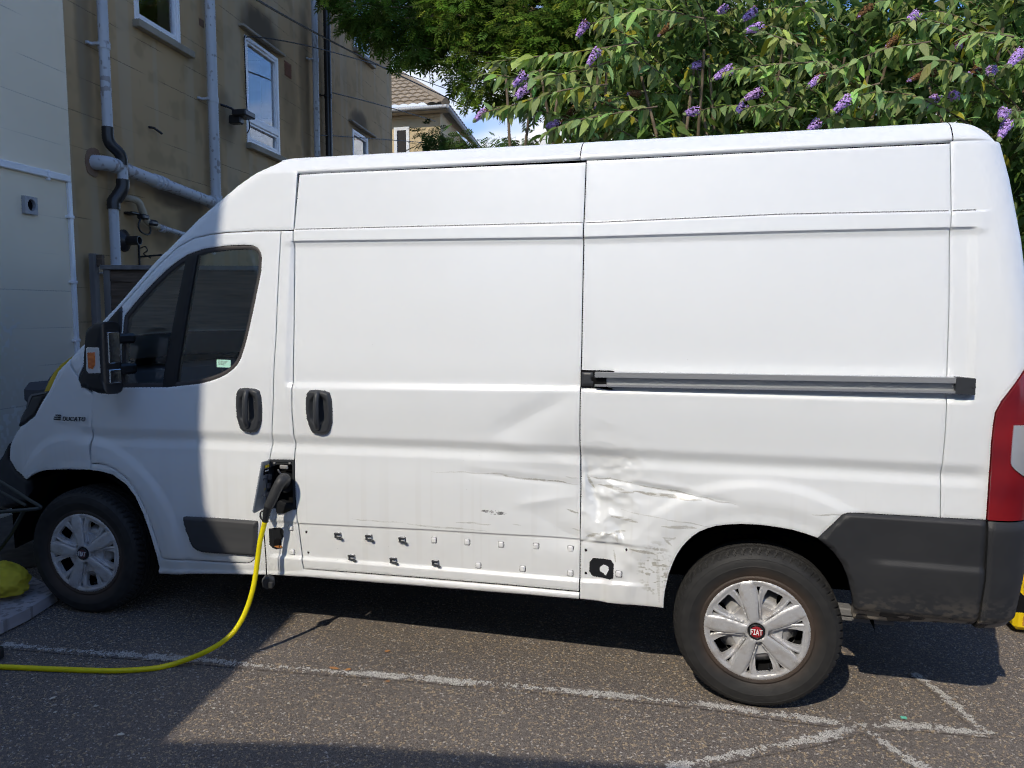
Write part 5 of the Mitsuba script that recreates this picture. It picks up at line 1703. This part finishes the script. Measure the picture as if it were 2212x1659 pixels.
LIT = ['pale curled scrap of litter below the yellow cable, nearest the left edge', 'pale scrap of litter to the right of the curled one below the cable', 'whitish scrap of litter in the shade at the lower left', 'tiny pale scrap just below the curled scrap at the lower left', 'pale speck of litter in the shade right of the lower left scraps', 'pale speck of litter just under the sill shadow left of the rear wheel', 'pale speck of litter between the white lines at the bottom', 'pale speck of litter just below the cable where it leaves the line', 'pale speck of litter at the bottom edge in the near shadow band', 'pale speck of litter on sunlit tarmac right of the building shadow', 'pale speck of litter beside the sill shadow in mid picture']
for (n_l, (px, L, w, a)) in enumerate([((105, 1512), .032, .008, 1.2), ((200, 1526), .026, .006, .3), ((252, 1587), .032, .010, .2), ((114, 1540), .016, .007, .7), ((460, 1532), .014, .006, 1.7), ((1430, 1432), .016, .006, .5), ((1475, 1600), .014, .005, .6), ((500, 1471), .012, .005, 1.0), ((1063, 1633), .014, .005, 1.2), ((620, 1520), .012, .006, .4), ((1200, 1430), .012, .006, .4)]):
    m = leaf_mesh(L, w)
    m.apply_transform(trimesh.transformations.rotation_matrix(a, [0, 0, 1]))
    m.apply_translation(on_ground([px], .006)[0])
    tag(add('litter_scrap', m, 'mat_pale_litter', smooth=True), LIT[n_l], 'litter', 'pale scraps on the tarmac')
tag(add('green_scrap', box(-.011, .011, -.008, .008, 0, .004).apply_translation(on_ground([(1952, 1551)], .004)[0]), 'mat_green_litter'), 'small turquoise square scrap between the white lines at the right', 'litter')

# ------------------------------------------------------------------ vegetation
def place(tmpl_v, tmpl_f, pos, fwd, upv, scale, width=None):
    """Many copies of a small leaf: fwd = along the leaf, upv = its upper face."""
    fwd = fwd / (np.linalg.norm(fwd, axis=1, keepdims=True) + 1e-9)
    side = np.cross(upv, fwd); side /= np.linalg.norm(side, axis=1, keepdims=True) + 1e-9
    up = np.cross(fwd, side)
    s = scale[:, None, None]
    v = pos[:, None] + s * (tmpl_v[None, :, 0:1] * fwd[:, None] + tmpl_v[None, :, 1:2] * side[:, None] + tmpl_v[None, :, 2:3] * up[:, None])
    n, k = len(pos), len(tmpl_v)
    f = (tmpl_f[None] + (np.arange(n) * k)[:, None, None])
    return v, f


def lance(w, nseg=5, droop=.22, fold=.22):
    t = np.linspace(0, 1, nseg)
    ww = w * np.sin(np.pi * t ** .75) ** .9
    ww[0] = ww[-1] = 0
    z = -droop * t ** 2
    v = np.vstack([np.c_[t, 0 * t, z], np.c_[t[1:-1], ww[1:-1], z[1:-1] + fold * ww[1:-1]], np.c_[t[1:-1], -ww[1:-1], z[1:-1] + fold * ww[1:-1]]])
    n = nseg
    L = lambda i: n + i - 1
    R = lambda i: n + (nseg - 2) + i - 1
    f = [[0, 1, L(1)], [1, 0, R(1)]]
    for i in range(1, nseg - 2):
        f += [[i, i + 1, L(i + 1)], [i, L(i + 1), L(i)], [i + 1, i, R(i)], [i + 1, R(i), R(i + 1)]]
    i = nseg - 2
    f += [[i, i + 1, L(i)], [i + 1, i, R(i)]]
    return v, np.array(f)


LV, LF = lance(.165, 6, .32, .22)


def leaf_colors(n, base, var, r):
    c = np.asarray(base)[None] * (1 + var * r.standard_normal((n, 1)))
    c = c * (1 + .10 * r.standard_normal((n, 3)))
    return np.clip(c, .004, .9)


def cane_path(tip, root, sag, r, n=26):
    """an arching cane from its root to its tip"""
    tip, root = np.asarray(tip, float), np.asarray(root, float)
    t = np.linspace(0, 1, n)[:, None]
    mid = (root + tip) / 2 + np.array([0, 0, sag])
    p = root * (1 - t) ** 2 + 2 * mid * t * (1 - t) + tip * t ** 2
    return p + .012 * np.c_[np.sin(t * 9 + r.random() * 6), np.sin(t * 7 + r.random() * 6), np.sin(t * 8 + r.random() * 6)]


def cane_leaves(path, r, size=.165, start=.08, step=.042, yellow=.05):
    seg = np.linalg.norm(np.diff(path, axis=0), axis=1)
    s = np.r_[0, np.cumsum(seg)]
    at = np.arange(s[-1] * start, s[-1] - .02, step)
    pos, fw, up, sc = [], [], [], []
    for k, a in enumerate(at):
        p = np.array([np.interp(a, s, path[:, i]) for i in range(3)])
        b = np.array([np.interp(min(a + .03, s[-1]), s, path[:, i]) for i in range(3)])
        d = b - p; d /= np.linalg.norm(d) + 1e-9
        side = np.cross(d, [0, 0, 1]); side /= np.linalg.norm(side) + 1e-9
        if k % 2:
            rotv = np.cross(d, side)
            side, alt = (side * .5 + rotv * .4), None
        frac = a / s[-1]
        grow = np.interp(frac, [0, .75, 1], [1, 1, .45])
        for sg in (-1, 1):
            f = side * sg * (.55 + .6 * r.random()) + d * (.2 + .8 * r.random()) + np.array([0, 0, -.95 + .85 * r.random()]) + .38 * r.standard_normal(3)
            u = np.array([0, -.3, 1.0]) + .5 * side * sg + .45 * r.standard_normal(3)
            pos.append(p); fw.append(f); up.append(u); sc.append(size * grow * (.55 + .75 * r.random()))
    return np.array(pos).reshape(-1, 3), np.array(fw).reshape(-1, 3), np.array(up).reshape(-1, 3), np.array(sc)


def panicle(tip, d, L, r, purple=1.0, w=.030):
    """a tapering flower head of many small florets: purple, browning towards its older base"""
    L = L * 1.2
    n = int(300 * L / .16)
    t = r.random(n) ** .8
    rad = 1.35 * w * (1 - t) ** .6 * (.75 + .35 * r.random(n)) + .004
    d = np.asarray(d, float); d /= np.linalg.norm(d)
    a = np.cross(d, [0, .3, 1]); a /= np.linalg.norm(a)
    b = np.cross(d, a)
    ph = r.random(n) * 2 * np.pi
    bend = np.array([0, 0, -1.0]) * (t ** 2)[:, None] * L * .18
    base = np.asarray(tip) + d * (t * L)[:, None] + bend
    out = np.cos(ph)[:, None] * a + np.sin(ph)[:, None] * b
    pos = base + out * rad[:, None]
    th = np.arange(4) * np.pi / 2
    tv = np.vstack([np.c_[np.cos(th), np.sin(th), 0 * th + .25], [[0, 0, -.3]]])
    tf = np.array([[0, 1, 4], [1, 2, 4], [2, 3, 4], [3, 0, 4], [0, 1, 2], [0, 2, 3]])
    v, f = place(tv, tf, pos, np.cross(out, d) + .3 * r.standard_normal((n, 3)), out + .3 * d, .0062 + .0034 * r.random(n))
    col = np.array([.50, .31, .68]) * (1 + .22 * r.standard_normal((n, 1))) + .03 * r.random((n, 3))
    brown = np.array([.16, .085, .04]) * (1 + .3 * r.standard_normal((n, 1)))
    green = np.array([.24, .30, .12]) * (1 + .2 * r.standard_normal((n, 1)))
    old = (t < (1 - purple) + .12 * r.standard_normal(n))
    col[old] = brown[old]
    bud = t > .86
    if purple > .2:
        col[bud] = green[bud]
    core = tube(np.array([tip, np.asarray(tip) + d * L * .5 + [0, 0, -.045 * L], np.asarray(tip) + d * L + [0, 0, -.18 * L]]), [w * .55, w * .4, .004], 7)
    cc_ = np.tile(np.array([.12, .07, .13]) if purple > .3 else np.array([.09, .05, .03]), (len(core.vertices), 1))
    m = trimesh.Trimesh(np.vstack([v.reshape(-1, 3), core.vertices]), np.vstack([f.reshape(-1, 3), core.faces + n * len(tv)]), process=False)
    return m, np.clip(np.vstack([np.repeat(col, len(tv), 0), cc_]), .01, .9)


# three buddleia bushes along the hedge line behind the van, each with canes, leaves and flower heads
BUD = [dict(x=2.0, lab='left buddleia bush with purple flower spikes reaching out over the van roof'), dict(x=3.9, lab='middle buddleia bush with purple flowers above the van roof seam'), dict(x=5.9, lab='right buddleia bush with purple and brown flower heads at the picture corner')]
FLOWERS = [((1258, 60), 3.9, 1, .13), ((1282, 120), 3.7, 1, .15), ((1122, 170), 3.5, 1, .14), ((1127, 197), 3.5, 1, .15), ((1040, 246), 3.5, 1, .12), ((1195, 268), 3.8, .9, .12), ((1620, 30), 4.1, 1, .14), ((1628, 60), 3.8, 1, .16), ((1504, 140), 4.2, 1, .12), ((1563, 156), 3.6, 1, .15),
           ((1627, 203), 4.0, 1, .17), ((1494, 240), 3.9, 1, .14), ((1600, 233), 3.9, 1, .10), ((1765, 170), 3.6, .55, .17), ((1820, 223), 3.5, 1, .15), ((1758, 270), 3.8, 1, .12), ((1972, 35), 3.9, 1, .12), ((2075, 92), 3.7, .35, .18), ((1996, 158), 3.6, 0, .20), ((2110, 152), 3.9, .4, .13), ((2142, 154), 3.8, 1, .10),
           ((2200, 118), 3.6, .9, .20), ((2013, 218), 3.9, .9, .14), ((2060, 205), 3.8, 1, .11), ((2168, 244), 3.5, 1, .17), ((2174, 270), 3.45, 1, .17), ((1925, 90), 4.2, 0, .16), ((1440, 60), 4.2, 0, .15), ((1230, 245), 4.1, 0, .15), ((1370, 200), 4.2, 0, .16), ((1870, 20), 4.2, 0, .14), ((1305, 225), 4.2, 0, .14), ((1560, 20), 4.3, .9, .10)]
r = np.random.default_rng(21)
canes = [[], [], []]
heads = [[], [], []]


def owner(x):
    return int(np.argmin([abs(x - b['x']) for b in BUD]))


for (px, y, purple, L) in FLOWERS:
    tip = on_y([px], y)[0]
    k = owner(tip[0])
    dirn = np.array([-.75, -.45, -.35]) + .25 * r.standard_normal(3)
    dirn /= np.linalg.norm(dirn)
    if px[0] > 2050:
        dirn[0] *= .3
    st = tip - dirn * L * .5
    root = st + np.array([.75 + .35 * r.random(), .55 + .3 * r.random(), -.10 - .35 * r.random()])
    canes[k].append(cane_path(st, root, .22 + .12 * r.random(), r))
    heads[k].append((st, dirn, L, purple))
# leading sprays that arch out to the left in the photograph
for pts in ([(1382, 91, 3.9), (1281, 107, 3.75), (1151, 123, 3.6), (1047, 136, 3.5)], [(1330, 130, 3.9), (1249, 152, 3.7), (1151, 169, 3.55), (1031, 157, 3.45)], [(1313, 182, 3.8), (1216, 195, 3.6), (1118, 224, 3.5), (1035, 246, 3.45)], [(1787, 134, 3.8), (1687, 138, 3.65), (1607, 147, 3.55), (1556, 158, 3.5)], [(1740, 100, 3.9), (1667, 76, 3.8), (1628, 62, 3.75)],
            [(2010, 90, 3.8), (1900, 110, 3.7), (1790, 160, 3.6), (1765, 172, 3.55)], [(1900, 180, 3.7), (1850, 195, 3.6), (1818, 215, 3.5)], [(2190, 80, 3.7), (2120, 70, 3.6), (2078, 88, 3.6)], [(1720, 235, 3.8), (1660, 225, 3.7), (1600, 236, 3.6)], [(1420, 230, 3.7), (1330, 245, 3.6), (1240, 262, 3.5), (1170, 290, 3.5)], [(1520, 40, 3.9), (1400, 20, 3.8), (1280, 50, 3.7)], [(2080, 140, 3.7), (2030, 130, 3.6), (1990, 150, 3.55)]):
    P = np.array([on_y([q[:2]], q[2])[0] for q in pts])
    canes[owner(P[-1][0])].append(catmull(P, 8))
for k in range(170):
    x = r.uniform(1.0, 7.6)
    y = r.uniform(3.5, 5.2)
    zt = r.uniform(1.9, 4.9)
    if x < 1.9:
        zt = r.uniform(1.9, 3.0 + 1.2 * (x - 1.0))
    tip = np.array([x, y, zt])
    root = tip + np.array([r.uniform(-.2, 1.1), r.uniform(.3, .9), -r.uniform(.1, .9)])
    canes[owner(x)].append(cane_path(tip, root, r.uniform(.1, .4), r))

for k in range(3):
    bush = thing('buddleia_bush', BUD[k]['lab'], 'bush')
    rr = np.random.default_rng(50 + k)
    pos, fw, up, sc = [], [], [], []
    stems = []
    for c in canes[k]:
        n = len(c)
        stems.append(tube(c[::2] if n > 12 else c, np.linspace(.009, .0035, len(c[::2] if n > 12 else c)), 5))
        a, b, d, e = cane_leaves(c, rr)
        pos.append(a); fw.append(b); up.append(d); sc.append(e)
    # main stems out of the ground
    for q in range(9):
        bx = BUD[k]['x'] + rr.uniform(-.9, .9)
        P = np.array([[BUD[k]['x'] + rr.uniform(-.25, .25), 4.9 + rr.uniform(-.2, .2), 0.0], [bx * .5 + BUD[k]['x'] * .5, 4.7, 1.4], [bx, 4.5 + rr.uniform(-.3, .5), 2.6], [bx + rr.uniform(-.4, .3), 4.3 + rr.uniform(-.3, .5), 4.0]])
        stems.append(tube(catmull(P, 5), np.linspace(.035, .012, 16), 7))
    add('stems', stems, 'mat_bark', bush, smooth=True)
    # inner foliage that closes the depth of the bush
    n = 7000
    inner_p = np.c_[BUD[k]['x'] + rr.uniform(-1.25, 1.25, n), rr.uniform(4.2, 6.4, n), rr.uniform(1.2, 5.9, n)]
    if k == 0:
        inner_p = inner_p[(inner_p[:, 0] > 1.2) & (inner_p[:, 2] < 2.6 + 2.2 * (inner_p[:, 0] - 1.1))]
        n = len(inner_p)
    pos.append(inner_p); fw.append(rr.standard_normal((n, 3)) * [1, 1, .6] + [0, -.2, -.6]); up.append(rr.standard_normal((n, 3)) * .6 + [0, -.2, 1]); sc.append(rr.uniform(.11, .20, n))
    n_inner = n
    pos, fw, up, sc = np.vstack(pos), np.vstack(fw), np.vstack(up), np.concatenate(sc)
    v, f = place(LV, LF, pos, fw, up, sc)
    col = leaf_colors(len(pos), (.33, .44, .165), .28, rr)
    col[-n_inner:] *= [.45, .52, .45]          # inner leaves coloured darker to paint in the shade deep in the bush
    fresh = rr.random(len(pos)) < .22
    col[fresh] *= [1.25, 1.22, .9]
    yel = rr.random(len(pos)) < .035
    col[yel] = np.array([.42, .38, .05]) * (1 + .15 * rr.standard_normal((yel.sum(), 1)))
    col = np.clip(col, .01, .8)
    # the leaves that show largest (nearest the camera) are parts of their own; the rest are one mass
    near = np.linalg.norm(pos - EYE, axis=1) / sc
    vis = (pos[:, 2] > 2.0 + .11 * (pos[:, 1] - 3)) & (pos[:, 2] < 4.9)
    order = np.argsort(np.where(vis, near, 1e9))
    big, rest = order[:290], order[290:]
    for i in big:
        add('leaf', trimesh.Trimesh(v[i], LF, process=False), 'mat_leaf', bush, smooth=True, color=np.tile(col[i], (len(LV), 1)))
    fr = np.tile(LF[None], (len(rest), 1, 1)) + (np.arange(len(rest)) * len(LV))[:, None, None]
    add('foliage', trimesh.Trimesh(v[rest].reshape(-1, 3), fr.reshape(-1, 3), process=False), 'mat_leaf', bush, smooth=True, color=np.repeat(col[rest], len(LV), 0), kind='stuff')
    for (st, dirn, L, purple) in heads[k]:
        m, c = panicle(st, dirn, L, rr, purple, .030 if purple > .2 else .024)
        add('flower_head', m, 'mat_floret', bush, color=c, label=None if purple > .6 else ('brown withered flower head' if purple == 0 else 'half withered flower head, brown at the base'))


# the ash tree and its low shoots
def pinnate(nl=9):
    tv, tf = lance(.16, 4, .10, .15)
    V, F = [], []
    at = 0
    items = [(1.0, 0)]
    for i in range(nl // 2):
        for sg in (-1, 1):
            items.append((.28 + .17 * i, sg))
    for (t, sg) in items:
        a = 0 if sg == 0 else sg * math.radians(58)
        R = np.array([[math.cos(a), -math.sin(a), 0], [math.sin(a), math.cos(a), 0], [0, 0, 1]])
        p = tv * .40
        V.append(p @ R.T + [t - (.2 if sg == 0 else 0), 0, -.18 * t * t - (.03 if sg else 0)])
        F.append(tf + at); at += len(tv)
    rach = np.array([[0, -.008, 0], [0, .008, 0], [.85, 0, -.14]])
    V.append(rach); F.append(np.array([[0, 1, 2]]) + at)
    return np.vstack(V), np.vstack(F)


PV, PF = pinnate()


def clump_leaves(centres, radii, per, r, size):
    pos, fw, up, sc = [], [], [], []
    per_ = np.broadcast_to(per, (len(centres),))
    for c, rd, per in zip(centres, radii, per_):
        d = r.standard_normal((per, 3)); d /= np.linalg.norm(d, axis=1, keepdims=True)
        q = c + d * (rd * r.random((per, 1)) ** .45) * [1, 1, .8]
        pos.append(q)
        fw.append(d * [.9, .9, .3] + [0, -.1, -.55] + .4 * r.standard_normal((per, 3)))
        up.append(np.array([0, -.15, 1.0]) + .35 * d + .35 * r.standard_normal((per, 3)))
        sc.append(size * r.uniform(.7, 1.2, per))
    return np.vstack(pos), np.vstack(fw), np.vstack(up), np.concatenate(sc)


ASH = thing('ash_tree', 'tall ash tree with dark feathery leaves hanging between the brown house and the buddleia', 'tree')
r = np.random.default_rng(5)
trunk = [tube(catmull([(1.7, 7.9, 0), (1.65, 7.8, 1.8), (1.55, 7.7, 3.6), (1.5, 7.5, 5.6), (1.5, 7.4, 7.0)], 6), np.linspace(.17, .06, 25), 10)]
cen, rads = [], []
edge = [(748, 12, .25), (765, 45, .24), (795, 62, .24), (830, 75, .22), (800, 15, .34), (850, 40, .34), (872, 112, .20), (905, 105, .22), (935, 118, .20), (915, 55, .36), (965, 90, .26), (985, 150, .18), (1000, 178, .16), (1022, 195, .16), (1050, 180, .24), (1010, 110, .30), (980, 30, .42), (1060, 60, .42), (1095, 130, .36), (1090, 200, .24), (1130, 215, .24), (1150, 40, .45), (1160, 130, .40), (1190, 205, .30), (1210, 80, .45), (1250, 170, .40), (1260, 20, .45),
        (720, -25, .25), (800, -50, .4), (900, -40, .45), (1000, -50, .5), (1100, -50, .5), (1330, 60, .5), (1330, 210, .40), (1400, 140, .5), (1450, 240, .4), (1500, 60, .5), (1600, 130, .5), (1560, 240, .4), (1700, 60, .5), (1680, 230, .4), (1800, 160, .5), (1900, 60, .5), (1950, 220, .4), (2080, 140, .5), (2160, 40, .5), (2200, 230, .4), (2205, 330, .35), (2215, 420, .35), (2225, 500, .35)]
for (a, b, rd) in edge:
    y = 7.0 - .0006 * (a - 700) + r.uniform(-.25, .25)
    cen.append(on_y([(a, b)], y)[0]); rads.append(rd)
    if rd > .3:
        for k in range(2):
            cen.append(cen[-1] + np.array([r.uniform(.0, .5), r.uniform(.4, 1.0), r.uniform(-.1, .5)])); rads.append(rd)
for k in range(14):
    cen.append(np.array([r.uniform(1.2, 3.6), r.uniform(6.8, 8.4), r.uniform(5.4, 7.4)])); rads.append(r.uniform(.45, .7))
for c, rd in zip(cen, rads):
    s = np.array([1.52, 7.6, min(c[2] - .2, 6.8) - r.uniform(.2, .9)])
    if c[0] < 3.6:
        mid = (s + c) / 2 + [0, 0, .25]
        trunk.append(tube(catmull([s, mid, c], 6), np.linspace(.045, .008, 13), 5))
add('trunk', trunk, 'mat_bark', ASH, smooth=True)
pos, fw, up, sc = clump_leaves(np.array(cen), rads, (90 * (np.array(rads) / .3) ** 1.6).astype(int), r, .205)
v, f = place(PV, PF, pos, fw, up, sc)
col = leaf_colors(len(pos), (.125, .21, .036), .30, r)
bright = r.random(len(pos)) < .14
col[bright] *= [1.9, 1.7, 1.2]
order = np.argsort(np.linalg.norm(pos - EYE, axis=1) / sc + np.where(pos[:, 0] < 1.6, 0, 1e6) + np.where((pos[:, 2] > 3.5) & (pos[:, 2] < 6.2), 0, 1e6))
big, rest = order[:280], order[280:]
for i in big:
    add('leaf', trimesh.Trimesh(v[i], PF, process=False), 'mat_leaf', ASH, smooth=True, color=np.tile(np.clip(col[i], .005, .8), (len(PV), 1)))
fr = np.tile(PF[None], (len(rest), 1, 1)) + (np.arange(len(rest)) * len(PV))[:, None, None]
add('crown', trimesh.Trimesh(v[rest].reshape(-1, 3), fr.reshape(-1, 3), process=False), 'mat_leaf', ASH, smooth=True, color=np.clip(np.repeat(col[rest], len(PV), 0), .005, .8), kind='stuff')
# hanging bunches of ash keys
for (a, b, y) in [(905, 40, 6.5), (1000, 110, 6.4), (1040, 150, 6.4), (1210, 95, 6.2), (1145, 90, 6.3), (960, 60, 6.4)]:
    c = on_y([(a, b)], y)[0]
    n = 70
    q = c + r.standard_normal((n, 3)) * [.10, .10, .13]
    kv, kf = lance(.09, 4, .1, 0)
    vv, ff = place(kv, kf, q, np.array([0, 0, -1.0]) + .25 * r.standard_normal((n, 3)), r.standard_normal((n, 3)), np.full(n, .05))
    add('seed_bunch', trimesh.Trimesh(vv.reshape(-1, 3), ff.reshape(-1, 3), process=False), 'mat_leaf', ASH, color=np.repeat(leaf_colors(n, (.11, .13, .03), .2, r), len(kv), 0), smooth=True, kind='stuff')

SAP = thing('ash_sapling', 'low dark ash shoots in front of the distant house, just above the van roof', 'shrub')
cen, rads = [], []
for (a, b, y) in [(930, 282, 6.8), (950, 300, 6.6), (922, 318, 6.6), (975, 318, 6.4), (990, 300, 6.4), (945, 335, 6.4), (1020, 318, 6.2), (1070, 310, 6.0), (1130, 310, 5.8), (1000, 345, 6), (1090, 345, 5.8), (1200, 325, 5.6)]:
    cen.append(on_y([(a, b)], y)[0]); rads.append(.15)
pos, fw, up, sc = clump_leaves(np.array(cen), rads, 40, r, .17)
v, f = place(PV, PF, pos, fw, up, sc)
col = np.clip(leaf_colors(len(pos), (.075, .130, .035), .25, r), .005, .8)
st = [tube(catmull([(.4, 6.6, 0), (.35, 6.5, 1.6), tuple(np.mean(cen, 0) - [0, 0, .5])], 6), np.linspace(.03, .015, 13), 6)]
for c in cen:
    st.append(tube(np.array([np.mean(cen, 0) - [0, 0, .5], (c + np.mean(cen, 0)) / 2 - [0, 0, .1], c]), [.012, .009, .004], 5))
add('stems', st, 'mat_bark', SAP, smooth=True)
for i in range(0, len(pos), 3):
    add('leaf', trimesh.Trimesh(v[i], PF, process=False), 'mat_leaf', SAP, smooth=True, color=np.tile(col[i], (len(PV), 1)))
rest = np.array([i for i in range(len(pos)) if i % 3])
fr = np.tile(PF[None], (len(rest), 1, 1)) + (np.arange(len(rest)) * len(PV))[:, None, None]
add('foliage', trimesh.Trimesh(v[rest].reshape(-1, 3), fr.reshape(-1, 3), process=False), 'mat_leaf', SAP, smooth=True, color=np.repeat(col[rest], len(PV), 0), kind='stuff')
